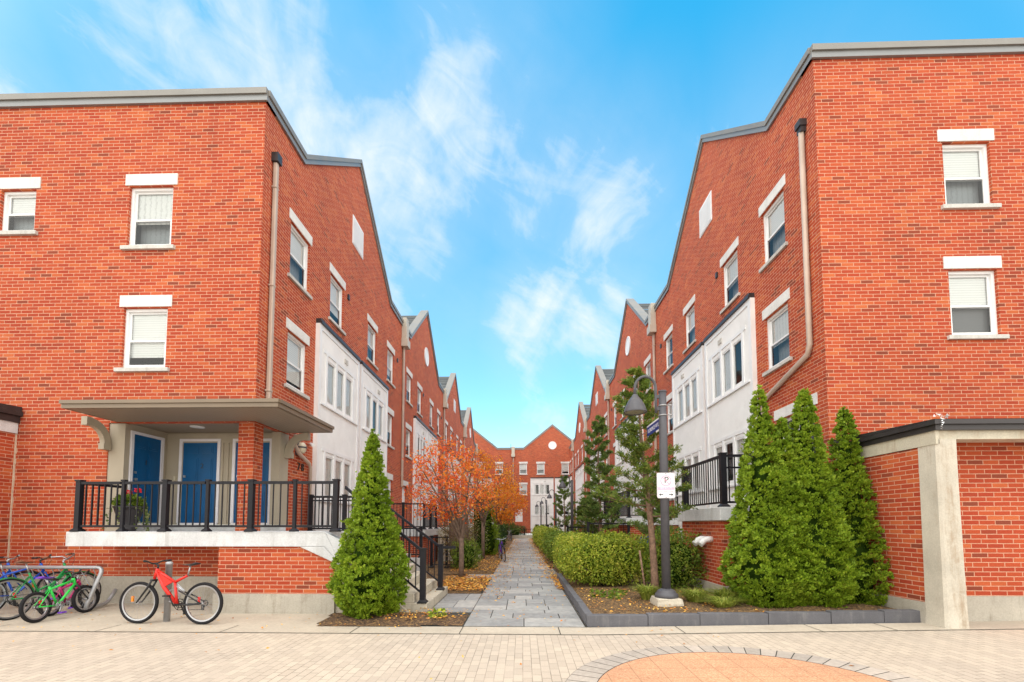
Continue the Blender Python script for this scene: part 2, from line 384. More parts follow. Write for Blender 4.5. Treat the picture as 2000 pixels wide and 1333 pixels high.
JOINT = m_plain('path_joint', (.045, .042, .036), .95, var=.3, scale=20)
PAVER = m_pavers('beige_pavers'); APRON = m_concrete('apron_concrete', (.50, .43, .345), (.38, .31, .24), .5, .6, .2)
ORANGE = None
MULCH = m_mulch('brown_mulch'); SOIL = m_mulch('planter_mulch', (.07, .04, .02), (.26, .15, .06))
BARK = m_plain('grey_bark', (.17, .115, .085), .9, var=.4, scale=12, bump=.8)
BARKC = m_plain('conifer_bark', (.23, .14, .095), .9, var=.45, scale=16, bump=.9)
CEDAR = m_leaf('cedar_foliage', [(0, (.06, .115, .008)), (.3, (.15, .25, .014)), (.65, (.27, .39, .022)), (.93, (.42, .51, .045)), (1, (.36, .27, .07))], .3)
CEDARC = m_plain('shade_core_green', (.02, .04, .006), .95, var=.4, spec=0)  # dark green for the light-blocking core inside cedars and hedges
MAPLE = m_leaf('maple_orange', [(0, (.54, .05, .035)), (.28, (.78, .125, .038)), (.55, (.90, .23, .045)), (.82, (.93, .39, .06)), (1, (.82, .52, .10))], .45)
MAPLEY = m_leaf('maple_yellow_orange', [(0, (.60, .09, .025)), (.3, (.80, .22, .025)), (.65, (.88, .36, .03)), (.9, (.80, .46, .05)), (1, (.45, .40, .06))], .45)
HEDGE = m_leaf('hedge_leaf', [(0, (.09, .14, .014)), (.3, (.21, .30, .026)), (.6, (.37, .43, .04)), (.85, (.62, .60, .09)), (1, (.62, .44, .11))], .35)
BUSH = m_leaf('bush_leaf', [(0, (.06, .11, .014)), (.5, (.16, .25, .025)), (.85, (.30, .35, .045)), (1, (.35, .22, .06))], .3)
BUSHD = m_leaf('dark_bush_leaf', [(0, (.012, .035, .008)), (.6, (.035, .09, .014)), (1, (.09, .16, .03))], .2)
BROWNB = m_leaf('brown_bush_leaf', [(0, (.10, .05, .025)), (.4, (.20, .11, .05)), (.75, (.24, .21, .07)), (1, (.33, .30, .12))], .3)
VARIEG = m_leaf('variegated_leaf', [(0, (.05, .10, .02)), (.5, (.18, .24, .06)), (1, (.62, .60, .32))], .3)
NEEDLE = m_leaf('conifer_needles', [(0, (.04, .075, .014)), (.35, (.10, .165, .022)), (.7, (.20, .26, .035)), (1, (.38, .30, .09))], .2)
NEEDLED = m_leaf('dark_conifer_needles', [(0, (.05, .095, .025)), (.5, (.14, .22, .045)), (.85, (.24, .32, .06)), (1, (.42, .27, .10))], .2)
GRASS = m_leaf('ornamental_grass_blade', [(0, (.10, .16, .02)), (.5, (.30, .36, .05)), (1, (.52, .50, .12))], .3)
FALLEN = m_leaf('fallen_leaf', [(0, (.30, .085, .03)), (.3, (.55, .21, .04)), (.65, (.72, .38, .06)), (1, (.80, .56, .16))], .1)
RED = m_plain('red_frame_paint', (.62, .022, .014), .25, var=.05); GREEN = m_plain('green_frame_paint', (.015, .22, .055), .25, var=.08)
LIME = m_plain('lime_frame_paint', (.03, .55, .075), .25, var=.08); BLUE = m_plain('blue_frame_paint', (.012, .075, .42), .25, var=.08)
PURPLE = m_plain('purple_plastic', (.13, .03, .42), .4); MAGENTA = m_plain('magenta_frame_paint', (.5, .015, .16), .3)
RUBBER = m_plain('tyre_rubber', (.016, .015, .017), .8, var=.2, scale=30, spec=.2); ALLOY = m_plain('alloy', (.40, .40, .42), .32, .75, var=.06)
BLACKP = m_plain('black_plastic', (.018, .018, .02), .45); SADDLEB = m_plain('brown_leather', (.16, .065, .035), .5)
GALV = m_plain('galvanised_steel', (.40, .40, .42), .42, .5, var=.12, scale=10)
AMBER = m_plain('amber_reflector', (.75, .22, .01), .3); REFRED = m_plain('red_reflector', (.6, .01, .01), .3); YELLOW = m_plain('yellow_paint', (.75, .62, .03), .35)
SIGNW = m_plain('sign_white', (.80, .77, .80), .4, var=.03); SIGNP = m_plain('sign_faded_pink', (.78, .36, .52), .4); SIGNK = m_plain('sign_black', (.03, .03, .04), .5)
SIGNG = m_plain('sign_grey_letters', (.34, .30, .36), .5); SIGNB = m_plain('sign_blue', (.02, .035, .22), .35)
NUMK = m_plain('bronze_numerals', (.05, .045, .045), .4, .5); BRASS = m_plain('brass', (.6, .45, .18), .3, .8)
LAMPG = m_plain('frosted_lamp_glass', (.62, .55, .42), .25); POTM = m_plain('dark_planter', (.045, .04, .045), .55)
PETAL = m_plain('red_petals', (.72, .015, .02), .5)
GROUNDM = m_concrete('far_ground', (.40, .36, .30), (.2, .18, .14), .5, .3)

def text_mesh(s, size, depth=.004, align='CENTER'):
    cu = bpy.data.curves.new('lettering', 'FONT'); cu.body = s; cu.size = size; cu.extrude = depth; cu.align_x = align; cu.align_y = 'CENTER'
    o = bpy.data.objects.new('lettering', cu); col.objects.link(o)
    bpy.context.view_layer.update()
    me = bpy.data.meshes.new_from_object(o.evaluated_get(bpy.context.evaluated_depsgraph_get()))
    bpy.data.objects.remove(o); bpy.data.curves.remove(cu); return me
def lettering(name, s, size, mat, parent, loc, rot, depth=.003, sx=1):
    me = text_mesh(s, size, depth); me.materials.clear(); me.materials.append(mat)
    o = bpy.data.objects.new(name, me); col.objects.link(o); o.parent = parent; o.location = loc; o.rotation_euler = rot; o.scale = (sx, 1, 1); return o
#@@SETTING
# ------------------------------------------------------------------ ground
def gz(x): return 0.0 if x < 1 else .02 * (min(x, 9.5) - 1)
def sheet(name, mat, poly, z=0, kind='structure', label=None):
    """flat or ramped sheet, cut at the grade break"""
    mb = MB(); xs = [p[0] for p in poly]; x0, x1 = min(xs), max(xs); ys = [p[1] for p in poly]; y0, y1 = min(ys), max(ys)
    cuts = sorted({x0, x1, *[c for c in (1.0, 9.5) if x0 < c < x1]})
    for a, b in zip(cuts, cuts[1:]):
        mb.face([(a, y0, gz(a)+z), (b, y0, gz(b)+z), (b, y1, gz(b)+z), (a, y1, gz(a)+z)])
    o = mb.build(name, mat); tag(o, label, None, None, kind); return o
mb = MB(); mb.face([(-400, -400, -.03), (400, -400, -.03), (400, 600, -.03), (-400, 600, -.03)]); tag(mb.build('ground', GROUNDM), kind='structure')
sheet('plaza', PAVER, [(-30, -14), (30, 6.65)])
sheet('kerb_strip', APRON, [(-30, 6.655), (30, 7.12)], .004)
sheet('apron', APRON, [(-30, 7.125), (-3.2, 9.2)], .003)
sheet('forecourt', APRON, [(6.2, 7.125), (30, 9.0)], .003)
# joints in the kerb strip and apron: thin saw cuts
mb = MB()
for x in (-8.2, -6.4, -4.5, -2.55, -.93, .55, 2.35, 4.3, 5.35):
    mb.face([(x-.006, 6.66, gz(x)+.008), (x+.006, 6.66, gz(x)+.008), (x+.006, 7.11, gz(x)+.008), (x-.006, 7.11, gz(x)+.008)])
mb.face([(-30, 6.64, .008), (1, 6.64, .008), (1, 6.652, .008), (-30, 6.652, .008)])
mb.face([(1, 6.64, .008), (9.5, 6.64, .178), (9.5, 6.652, .178), (1, 6.652, .008)])
mb.face([(-6.2, 7.13, .0075), (-6.186, 7.13, .0075), (-5.0, 8.9, .0075), (-5.014, 8.9, .0075)])
mb.face([(-9.5, 7.13, .0075), (-9.486, 7.13, .0075), (-8.2, 8.9, .0075), (-8.214, 8.9, .0075)])
tag(mb.build('pavement_joints', JOINT), kind='structure')
# round inlay in the plaza
def m_inlay():
    g = G('orange_pavers'); co = g.coord('Object'); s = g.node('ShaderNodeSeparateXYZ'); g.l.new(co, s.inputs[0])
    fx = g.math('FRACT', g.math('DIVIDE', s.outputs[0], .3)); fy = g.math('FRACT', g.math('DIVIDE', s.outputs[1], .3))
    v = g.noise(co, 55, 5, .85); c = g.ramp(v, [(.32, (.32, .13, .07)), (.5, (.58, .31, .18)), (.68, (.78, .52, .36))])
    c = g.mix(.6, c, g.ramp(g.noise(co, 1.3, 4), [(.3, (.76, .70, .64)), (.7, (1.14, 1.08, 1.0))]), 'MULTIPLY')
    mk = g.math('MAXIMUM', g.mrange(fx, 0, .045, 1, 0), g.mrange(fy, 0, .045, 1, 0)); c = g.mix(g.math('MULTIPLY', mk, .8), c, (.2, .1, .05))
    g.base(c).rough(.9); g.bump(v, .3, .004); return g.m
def disc(name, mat, cx, cy, r0, r1, z, n=96, gap=0):
    mb = MB()
    for i in range(n):
        a, b = 2*math.pi*i/n + gap, 2*math.pi*(i+1)/n - gap
        q = [(cx + r*math.cos(t), cy + r*math.sin(t)) for r, t in ((r0, a), (r1, a), (r1, b), (r0, b))]
        if r0 == 0: q = q[1:3] + [(cx, cy)]
        mb.face([(x, y, gz(x) + z) for x, y in q])
    return tag(mb.build(name, mat), kind='structure')
disc('inlay_circle', m_inlay(), 2.18, 4.2, 0, 1.5, .005)
disc('inlay_bed', JOINT, 2.18, 4.2, 1.48, 1.815, .003)
disc('inlay_ring', m_island('grey_ring_pavers', [(0, (.36, .315, .275)), (1, (.45, .39, .34))], .85, 20, .2), 2.18, 4.2, 1.51, 1.81, .006, 62, .0035)
# flagstone path
mb = MB(); mb.face([(-1.75, 7.14, .006), (.985, 7.14, .006), (.985, 57.2, .006), (-1.75, 57.2, .006)]); tag(mb.build('path_bed', JOINT), kind='structure')
def flags(x0, x1, y0, y1, mb, rr):
    y = y0
    while y < y1 - .05:
        h = rr.choice([.32, .42, .46, .62, .62, .78]); h = min(h, y1 - y)
        if y1 - y - h < .2: h = y1 - y
        x = x0
        while x < x1 - .05:
            w = rr.choice([.38, .5, .62, .8, .95]); 
            if x1 - x - w < .28: w = x1 - x
            if h > .6 and rr.random() < .5:       # a tall place split in two courses
                k = h * rr.choice([.4, .5, .6]); parts = [(x, x+w, y, y+k), (x, x+w, y+k, y+h)]
            else: parts = [(x, x+w, y, y+h)]
            for a, b, c, d in parts:
                z = .014 + rr.uniform(-.002, .003); g_ = .006 + .002*rr.random()
                mb.box(a+g_, b-g_, c+g_, d-g_, -.01, z)
            x += w
        y += h
mb = MB(); rr = random.Random(11)
flags(-.93, .975, 7.14, 13.4, mb, rr); flags(-1.72, -.93, 8.25, 10.4, mb, rr); flags(-1.72, -.93, 13.42, 14.4, mb, rr); flags(-.95, .975, 13.4, 57, mb, rr)
o = mb.build('path', FLAG, bevel=.004); tag(o, kind='structure')
# mulch beds
def bed(name, mat, pts, z, h=.05, seed=3, res=.16):
    xs = [p[0] for p in pts]; ys = [p[1] for p in pts]; mb = MB(); x0, x1, y0, y1 = min(xs), max(xs), min(ys), max(ys)
    nx = max(2, int((x1-x0)/res)); ny = max(2, int((y1-y0)/res))
    from mathutils.geometry import intersect_point_line
    def inside(x, y):
        c = False; j = len(pts) - 1
        for i in range(len(pts)):
            if (pts[i][1] > y) != (pts[j][1] > y) and x < (pts[j][0]-pts[i][0])*(y-pts[i][1])/(pts[j][1]-pts[i][1]) + pts[i][0]: c = not c
            j = i
        return c
    def edge(x, y):
        d = 9
        for i in range(len(pts)):
            a = Vector((*pts[i], 0)); b = Vector((*pts[i-1], 0)); p = Vector((x, y, 0)); q, t = intersect_point_line(p, a, b)
            t = max(0, min(1, t)); d = min(d, (a + (b-a)*t - p).length)
        return d
    def P(i, j):
        x = x0 + (x1-x0)*i/nx; y = y0 + (y1-y0)*j/ny; e = min(1, edge(x, y)/.3) if inside(x, y) else 0
        return (x, y, gz(x) + z + h*e*(.6 + .8*noise.noise((x*2, y*2, seed))) + .012*noise.noise((x*9, y*9, seed)))
    g = [[P(i, j) for j in range(ny+1)] for i in range(nx+1)]
    for i in range(nx):
        for j in range(ny):
            cx = x0 + (x1-x0)*(i+.5)/nx; cy = y0 + (y1-y0)*(j+.5)/ny
            if inside(cx, cy): mb.face([g[i][j], g[i+1][j], g[i+1][j+1], g[i][j+1]], smooth=True)
    return tag(mb.build(name, mat), kind='structure')
bed('mulch_bed', MULCH, [(-3.25, 7.08), (-.95, 7.14), (-.97, 7.9), (-1.7, 8.2), (-3.4, 8.1)], .012, .07, 3, .08)
bed('planter_soil', SOIL, [(1.1, 7.27), (6.15, 7.3), (6.15, 9.0), (5.9, 9.6), (4.0, 9.1), (4.0, 17), (1.1, 17)], .12, .05, 5, .14)
bed('planter_soil', SOIL, [(1.0, 17), (5.95, 17), (5.95, 57), (1.0, 57)], .02, .05, 6, .5)
bed('leaf_bed', SOIL, [(-1.75, 10.45), (-.98, 10.45), (-.98, 13.4), (-2.2, 13.4), (-2.2, 10.9)], .012, .05, 7, .1)
bed('leaf_bed', SOIL, [(-3.4, 14.45), (-.97, 14.45), (-.97, 57), (-5.45, 57), (-5.45, 20), (-3.4, 20)], .012, .05, 8, .4)
bed('ground_left', SOIL, [(-5.5, 10.46), (-2.2, 10.46), (-2.2, 14.4), (-3.4, 14.4), (-3.4, 20), (-5.5, 20)], .0, .03, 8, .3)

# ------------------------------------------------------------------ brick terraces
P_ = 10.786; HG = 3.72; ZT, ZP = 10.98, 14.0
def wall(mb, u0, u1, z0, z1, holes, n=0, depth=.13):
    us = sorted({u0, u1, *[h[0] for h in holes], *[h[1] for h in holes]}); zs = sorted({z0, z1, *[h[2] for h in holes], *[h[3] for h in holes]})
    us = [u for u in us if u0 <= u <= u1]; zs = [z for z in zs if z0 <= z <= z1]
    for a, b in zip(us, us[1:]):
        for c, d in zip(zs, zs[1:]):
            cu, cz = (a+b)/2, (c+d)/2
            if any(h[0] < cu < h[1] and h[2] < cz < h[3] for h in holes): continue
            mb.face([(n, a, c), (n, b, c), (n, b, d), (n, a, d)], [(a, c), (b, c), (b, d), (a, d)])
    for h in holes:
        a, b, c, d = h[:4]; k = n - depth
        mb.face([(n, a, c), (n, a, d), (k, a, d), (k, a, c)], [(a, c), (a, d), (a-depth, d), (a-depth, c)])
        mb.face([(n, b, d), (n, b, c), (k, b, c), (k, b, d)], [(b, d), (b, c), (b+depth, c), (b+depth, d)])
        mb.face([(n, a, d), (n, b, d), (k, b, d), (k, a, d)], [(a, d), (b, d), (b, d+depth), (a, d+depth)])
        mb.face([(n, b, c), (n, a, c), (k, a, c), (k, b, c)], [(b, c), (a, c), (a, c-depth), (b, c-depth)])
# T(n,u,z) -> local xyz
T_L = (lambda n, u, z: (n, u, z), False); T_R = (lambda n, u, z: (-n, u, z), True)
def T_front(y, sgn=1): return (lambda n, u, z: (u, y - n, z), False)
def room_box(m, n0, n1, u0, u1, z0, z1):
    m.face([(n0, u0, z0), (n0, u1, z0), (n0, u1, z1), (n0, u0, z1)])
    for a, b in (((u0, z0), (u0, z1)), ((u0, z1), (u1, z1)), ((u1, z1), (u1, z0)), ((u1, z0), (u0, z0))):
        m.face([(n0, *a), (n0, *b), (n1, *b), (n1, *a)])
def window(parent, T, u0, u1, z0, z1, n=-.07, lintel=True, sill=True, style=0, rs=None):
    """double hung sash window in a brick opening: frame > pane, blind, curtain, lintel, sill"""
    f = MB(*T); w = .055; zm = z0 + (z1-z0)*.47
    for a, b, c, d in ((u0, u0+w, z0, z1), (u1-w, u1, z0, z1), (u0+w, u1-w, z0, z0+w), (u0+w, u1-w, z1-w, z1)): f.box(n-.06, n+.012, a, b, c, d)
    iw = .04
    # lower sash sits in front, upper sash behind
    for (c, d, nn) in ((z0+w, zm+.02, n-.008), (zm-.02, z1-w, n-.036)):
        a, b = u0+w, u1-w
        for q in ((a, a+iw, c, d), (b-iw, b, c, d), (a+iw, b-iw, c, c+iw), (a+iw, b-iw, d-iw, d)): f.box(nn-.024, nn, *q)
    fo = f.build('window', WHITE, parent)
    g = MB(*T)
    g.face([(n-.022, u0+w+iw, z0+w+iw), (n-.022, u1-w-iw, z0+w+iw), (n-.022, u1-w-iw, zm-.02), (n-.022, u0+w+iw, zm-.02)])
    g.face([(n-.05, u0+w+iw, zm+.02), (n-.05, u1-w-iw, zm+.02), (n-.05, u1-w-iw, z1-w-iw), (n-.05, u0+w+iw, z1-w-iw)])
    g.build('pane', GLASS, fo)
    r = rs or rnd; k = n - .075
    kind = style if style else r.choice([1, 1, 2, 2, 3, 3, 4])
    def pl(a, b, c, d, kk, m, nm):
        q = MB(*T); q.face([(kk, a, c), (kk, b, c), (kk, b, d), (kk, a, d)], [(a, c), (b, c), (b, d), (a, d)]); q.build(nm, m, fo)
    a, b = u0+.03, u1-.03
    if kind == 1: pl(a, b, zm + .01, z1-.02, k, BLIND, 'blind'); pl(a, b, z0+.02, zm+.1, k-.10, CURT, 'curtain')
    elif kind == 2: pl(a, b, zm - .05, z1-.02, k, CURTW, 'curtain'); pl(a, b, z0+.02, zm+.1, k-.15, CURT, 'curtain')
    elif kind == 3: pl(a, b, z0+.02+(z1-z0)*r.uniform(.12, .4), z1-.02, k, BLIND, 'blind')
    elif kind == 4: pl(a, a+(b-a)*.35, z0, z1, k, CURTW, 'curtain'); pl(b-(b-a)*.25, b, z0, z1, k, CURTW, 'curtain')
    elif kind == 5: pl(a, b, zm - .02, z1-.02, k, BLIND, 'blind'); pl(a, b, z0+.02, zm+.1, k-.05, m_blind_dark, 'blind')
    rm = MB(*T); kk = k - .5      # dark room behind
    room_box(rm, kk, n-.062, u0-.06, u1+.06, z0-.06, z1+.06)
    rm.build('room_backing', NIGHT, fo)
    if lintel: MB(*T).box(-.08, .018, u0-.09, u1+.09, z1+.02, z1+.27).build('lintel', LINTEL, fo, bevel=.006)
    if sill: MB(*T).box(-.12, .06, u0-.1, u1+.1, z0-.085, z0-.002).build('sill', SILL, fo, bevel=.006)
    return fo
m_blind_dark = m_blind('dark_blind', (.20, .20, .21), .045)
BAYN = .10
def bay(parent, T, u0, u1, zb, rs):
    """white stucco bay panel: dark cap, trims, two bands of three windows and a basement band"""
    holes = []; groups = []
    d = u1 - u0
    pw = .54
    us = [u0 + d*.5 + o_ for o_ in (-.66, 0, .66)]
    for zl, zh in ((4.97, 6.18), (2.35, 3.5), (.75, 1.15)):
        for uc in us: holes.append((uc - pw/2, uc + pw/2, zl, zh)); groups.append((uc, zl, zh))
    mb = MB(*T); wall(mb, u0, u1, zb, 7.0, holes, BAYN, .07)
    mb.face([(0, u0, zb), (BAYN, u0, zb), (BAYN, u0, 7.0), (0, u0, 7.0)]); mb.face([(BAYN, u1, zb), (0, u1, zb), (0, u1, 7.0), (BAYN, u1, 7.0)])
    bo = mb.build('bay_panel', STUCCO, parent)
    t = MB(*T)
    for a, b, c, e in ((u0, u0+.13, zb, 7.0), (u1-.13, u1, zb, 7.0), (u0+.13, u1-.13, 6.86, 7.0)): t.box(BAYN, BAYN+.022, a, b, c, e)
    for zl, zh in ((4.88, 6.3), (2.26, 3.6)):
        t.box(BAYN, BAYN+.05, u0+.13, u1-.13, zl-.05, zl); t.box(BAYN, BAYN+.02, u0+.30, u1-.30, zh+.0, zh+.10)
        for uc in (us[0]-pw/2-.1, us[0]+.33-.05, us[1]+.33-.05, us[2]+pw/2): t.box(BAYN, BAYN+.02, uc, uc+.1, zl, zh)
    t.build('trim_boards', WHITE, bo)
    c = MB(*T); c.box(0, BAYN+.07, u0, u1, 7.0, 7.06); c.box(0, BAYN+.04, u0+.004, u1-.004, 7.06, 7.13); c.build('cap_flashing', DARKMET, bo)
    v = MB(*T)
    for q in (-.11, .03): v.box(BAYN, BAYN+.03, u0+d*.62+q, u0+d*.62+q+.09, 6.52, 6.66)
    v.build('vent', SILL, bo)
    for uc, zl, zh in groups:
        f = MB(*T); a, b, w = uc-pw/2, uc+pw/2, .04; n = BAYN - .03
        for q in ((a, a+w, zl, zh), (b-w, b, zl, zh), (a+w, b-w, zl, zl+w), (a+w, b-w, zh-w, zh)): f.box(n-.03, n+.02, *q)
        fo = f.build('window', WHITE, parent)
        g = MB(*T); g.face([(n-.01, a+w, zl+w), (n-.01, b-w, zl+w), (n-.01, b-w, zh-w), (n-.01, a+w, zh-w)]); g.build('pane', GLASS, fo)
        k = n - .036; q = MB(*T); r = rs.random()
        if zh > 2:
            if r < .72: q.face([(k, a, zl), (k, b, zl), (k, b, zh), (k, a, zh)], [(a, zl), (b, zl), (b, zh), (a, zh)]); q.build('curtain', CURTW, fo)
            elif r < .9: zc = zl + (zh-zl)*rs.uniform(.2, .6); q.face([(k, a, zc), (k, b, zc), (k, b, zh), (k, a, zh)], [(a, zc), (b, zc), (b, zh), (a, zh)]); q.build('blind', BLIND, fo)
            else: q.face([(k, a, zl), (k, a+.2, zl), (k, a+.16, zh), (k, a, zh)], [(a, zl), (a+.2, zl), (a+.16, zh), (a, zh)]); q.build('curtain', CURTW, fo)
        rm = MB(*T); kk = k-.35; room_box(rm, kk, n-.04, a-.04, b+.04, zl-.04, zh+.04); rm.build('room_backing', NIGHT, fo)
def coping(parent, T, poly, name='coping'):
    for (lo, hi, nf, m, nm) in ((-.13, 0, .09, COPING, name), (-.26, -.131, .055, COPING2, 'coping_strip')):
        mb = MB(*T)
        for (ua, za), (ub, zb) in zip(poly, poly[1:]):
            A = lambda n, u, z: (n, u, z)
            mb.face([A(nf, ua, za+lo), A(nf, ub, zb+lo), A(nf, ub, zb+hi), A(nf, ua, za+hi)])
            mb.face([A(nf, ua, za+hi), A(nf, ub, zb+hi), A(-.34, ub, zb+hi), A(-.34, ua, za+hi)])
            mb.face([A(-.34, ua, za+hi), A(-.34, ub, zb+hi), A(-.34, ub, zb+lo), A(-.34, ua, za+lo)])
            mb.face([A(-.34, ua, za+lo), A(-.34, ub, zb+lo), A(nf, ub, zb+lo), A(nf, ua, za+lo)])
        for (ua, za), e in ((poly[0], 0), (poly[-1], 1)):
            q = [(nf, ua, za+hi), (-.34, ua, za+hi), (-.34, ua, za+lo), (nf, ua, za+lo)]; mb.face(q if not e else q[::-1])
        mb.build(nm, m, parent)
UPW = [(1.16, 2.12), (3.39, 4.36), (6.53, 7.5), (8.86, 9.8)]
def house(name, loc, T, label, rs, entry='door', zb=0.0, attic='square', zt=ZT, umax=P_, extra_hole=None, wall_u0=0.0, dp=True, group='brick houses with zigzag gables'):
    h = thing(name, loc, label, 'house', group)
    gable = umax > 6
    holes = []; wins = []
    for a, b in UPW:
        if b < umax: holes.append((a, b, 7.53, 8.87)); wins.append((a, b, 7.53, 8.87, 1))
    for a, b in (UPW[0], UPW[3]):
        if b < umax: holes.append((a, b, 4.88, 6.19)); wins.append((a, b, 4.88, 6.19, 1))
    if umax > 9: holes.append((8.86, 9.8, 2.2, 3.45)); wins.append((8.86, 9.8, 2.2, 3.45, 1))
    dh = None
    if entry == 'door': dh = (.62, 1.55, 1.45, 3.4)
    if entry == 'wide': dh = (.4, 1.72, 1.75, 3.58)
    if dh: holes.append(dh)
    for b in ([(2.56, 5.49), (5.67, 8.65)] if gable else [(2.56, 5.0)]): holes.append((b[0]+.05, b[1]-.05, .6, 6.9, 0))
    if extra_hole: holes.append(extra_hole)
    mb = MB(*T); zc = zt - .2
    z1 = 9.3
    wall(mb, wall_u0, umax, zb, z1, holes)
    poly = [(wall_u0, zt), (P_/2 - HG, zt), (P_/2, ZP), (P_/2 + HG, zt), (P_, zt)] if gable else [(0, zt), (umax, zt)]
    pts = [(wall_u0, z1), (umax, z1)] + [(u, z-.2) for u, z in poly[::-1]]
    if gable:
        # brick gable in convex pieces
        for q in ([(wall_u0, z1), (P_, z1), (P_, zc), (wall_u0, zc)], [(P_/2-HG, zc), (P_/2+HG, zc), (P_/2, ZP-.2)]):
            mb.face([(0, u, z) for u, z in q], q)
    else: mb.face([(0, u, z) for u, z in pts], pts)
    mb.build('wall', BRICK, h)
    coping(h, T, poly)
    # roofs behind the parapet, valley gutter between
    if gable:
        rf = MB(*T); n0, n1 = -.3, -9
        for s in (-1, 1):
            ue = P_/2 + s*(HG + .1); nrow = 14
            for i in range(nrow):
                ta, tb = i/nrow, (i+1)/nrow
                ua, za = ue + (P_/2-ue)*ta, zt-.42 + (ZP-.3-zt+.42)*ta + .02; ub, zb_ = ue + (P_/2-ue)*tb, zt-.42 + (ZP-.3-zt+.42)*tb
                nn = n0; k = 0
                while nn > n1:
                    m = max(n1, nn - .9 - .2*((i*7+k*3) % 4)); q = [(nn, ua, za), (nn, ub, zb_), (m, ub, zb_), (m, ua, za)]
                    rf.face(q if s > 0 else q[::-1]); nn = m; k += 1
        rf.face([(n0, 0, zt-.45), (n0, P_/2-HG+.1, zt-.42), (n1, P_/2-HG+.1, zt-.42), (n1, 0, zt-.45)]); rf.face([(n0, P_/2+HG-.1, zt-.42), (n0, P_, zt-.45), (n1, P_, zt-.45), (n1, P_/2+HG-.1, zt-.42)])
        rf.build('roof', SLATE, h)
        # attic louvre
        lv = MB(*T); uc, zc2 = P_/2, 11.24
        if attic == 'square':
            lv.box(-.02, .02, uc-.48, uc+.48, zc2-.48, zc2+.48)
            for i in range(14): lv.box(.021, .034, uc-.43, uc+.43, zc2-.44+i*.063, zc2-.44+i*.063+.04)
        else:
            n = 32; ring = [(uc + .52*math.cos(2*math.pi*i/n), zc2 + .52*math.sin(2*math.pi*i/n)) for i in range(n)]
            lv.face([(.03, u, z) for u, z in ring])
            for i in range(n):
                (a, b), (c, d) = ring[i], ring[(i+1) % n]; lv.face([(-.01, a, b), (-.01, c, d), (.03, c, d), (.03, a, b)])
                a2, b2 = uc+(a-uc)*.88, zc2+(b-zc2)*.88; c2, d2 = uc+(c-uc)*.88, zc2+(d-zc2)*.88
                lv.face([(.05, a, b), (.05, c, d), (.05, c2, d2), (.05, a2, b2)]); lv.face([(.03, a, b), (.03, c, d), (.05, c, d), (.05, a, b)]); lv.face([(.05, a2, b2), (.05, c2, d2), (.031, c2, d2), (.031, a2, b2)])
        lv.build('attic_louvre', WHITE, h)
    for a, b, c, d, _ in wins: window(h, T, a, b, c, d, rs=rs)
    for b in ([(2.56, 5.49), (5.67, 8.65)] if gable else [(2.56, 5.0)]): bay(h, T, b[0], b[1], max(zb, .12), rs)
    v = MB(*T)
    for u, z in ((4.62, 8.72), (10.2, 8.75)):
        if u < umax: v.box(0, .05, u, u+.1, z, z+.16)
    v.build('wall_vent', DARKMET, h)
    if dh:
        d = MB(*T); a, b, c, e = dh; k = -.12
        d.box(k-.05, k, a, b, c, e)
        for x0_, x1_, z0_, z1_ in ((.12, .42, .2, .8), (.55, .85, .2, .8), (.12, .42, .95, 1.75), (.55, .85, .95, 1.75)):
            s_ = (b-a); d.box(k, k+.012, a+x0_*s_, a+x1_*s_, c+z0_*(e-c)/1.95, c+z1_*(e-c)/1.95)
        do = d.build('front_door' if entry == 'door' else 'patio_door', WHITE if entry == 'door' else NIGHT, h)
        MB(*T).box(-.08, .018, a-.12, b+.12, e+.02, e+.25).build('lintel', LINTEL, do)
        if entry == 'door':
            kn = MB(*T); kn.box(k+.012, k+.06, b-.12, b-.07, c+.95, c+1.02); kn.build('handle', BRASS, do)
        else:
            fr = MB(*T)
            for q in ((a, a+.06, c, e), (b-.06, b, c, e), (a+.06, b-.06, e-.07, e), ((a+b)/2-.03, (a+b)/2+.03, c, e-.07)): fr.box(k, k+.04, *q)
            fr.build('door_frame', WHITE, do)
    return h
def pipe_run(h, T, top, bottom, u, head=True, bend=None):
    if head:
        hd = MB(*T); hd.box(0, .22, u-.20, u+.20, 10.72, 11.1); hd.box(0, .30, u-.24, u+.24, 9.75, 10.1); hd.box(0, .24, u-.2, u+.2, 10.1, 10.72)
        hd.build('rainwater_head', m_head, h, bevel=.01)
    p = MB(*T); r = .05; z0, z1 = bottom, top
    p.box(.02, .11, u-r, u+r, z0, z1)
    for z in (z0+.5, (z0+z1)/2, z1-.6): p.box(0, .118, u-r-.02, u+r+.02, z, z+.05)
    p.build('downpipe', PIPE, h, bevel=.02)
m_head = m_plain('rainwater_head_metal', (.50, .45, .38), .5, .1, var=.08, scale=2)
#@@HOUSES
XL, XR = -5.53, 6.0; YL, YR = 9.05, 8.887; DZR = .454; GBASE = 0.0
rs = random.Random(3)
# --- left corner house with a porch cut out of its corner
hc = house('corner_house', (XL, YL, 0), T_L, 'brick corner house on the left with covered porch and three blue doors', rs, entry=None, extra_hole=(-.02, 1.33, 1.4, 3.72), wall_u0=-.01)
TF = (lambda n, u, z: (u - XL, -n, z), False)          # front face, u = world X
fh = [(-8.45, -7.49, 7.53, 8.87), (-8.44, -7.49, 4.88, 6.18), (-11.3, -10.52, 7.9, 8.85)]
mb = MB(*TF); wall(mb, -16, XL, 0.55, ZT-.2, fh + [(-8.63, XL+.001, 1.4, 3.72)]); mb.build('front_wall', BRICK, hc)
b_ = MB(*TF); b_.box(-.1, .04, -16, XL, -.02, .55); b_.build('concrete_base', CONC, hc)
for (a, b, c, d), st in zip(fh, (2, 3, 1)): window(hc, TF, a, b, c, d, style=st, rs=rs)
coping(hc, TF, [(-16, ZT), (XL+.05, ZT)])
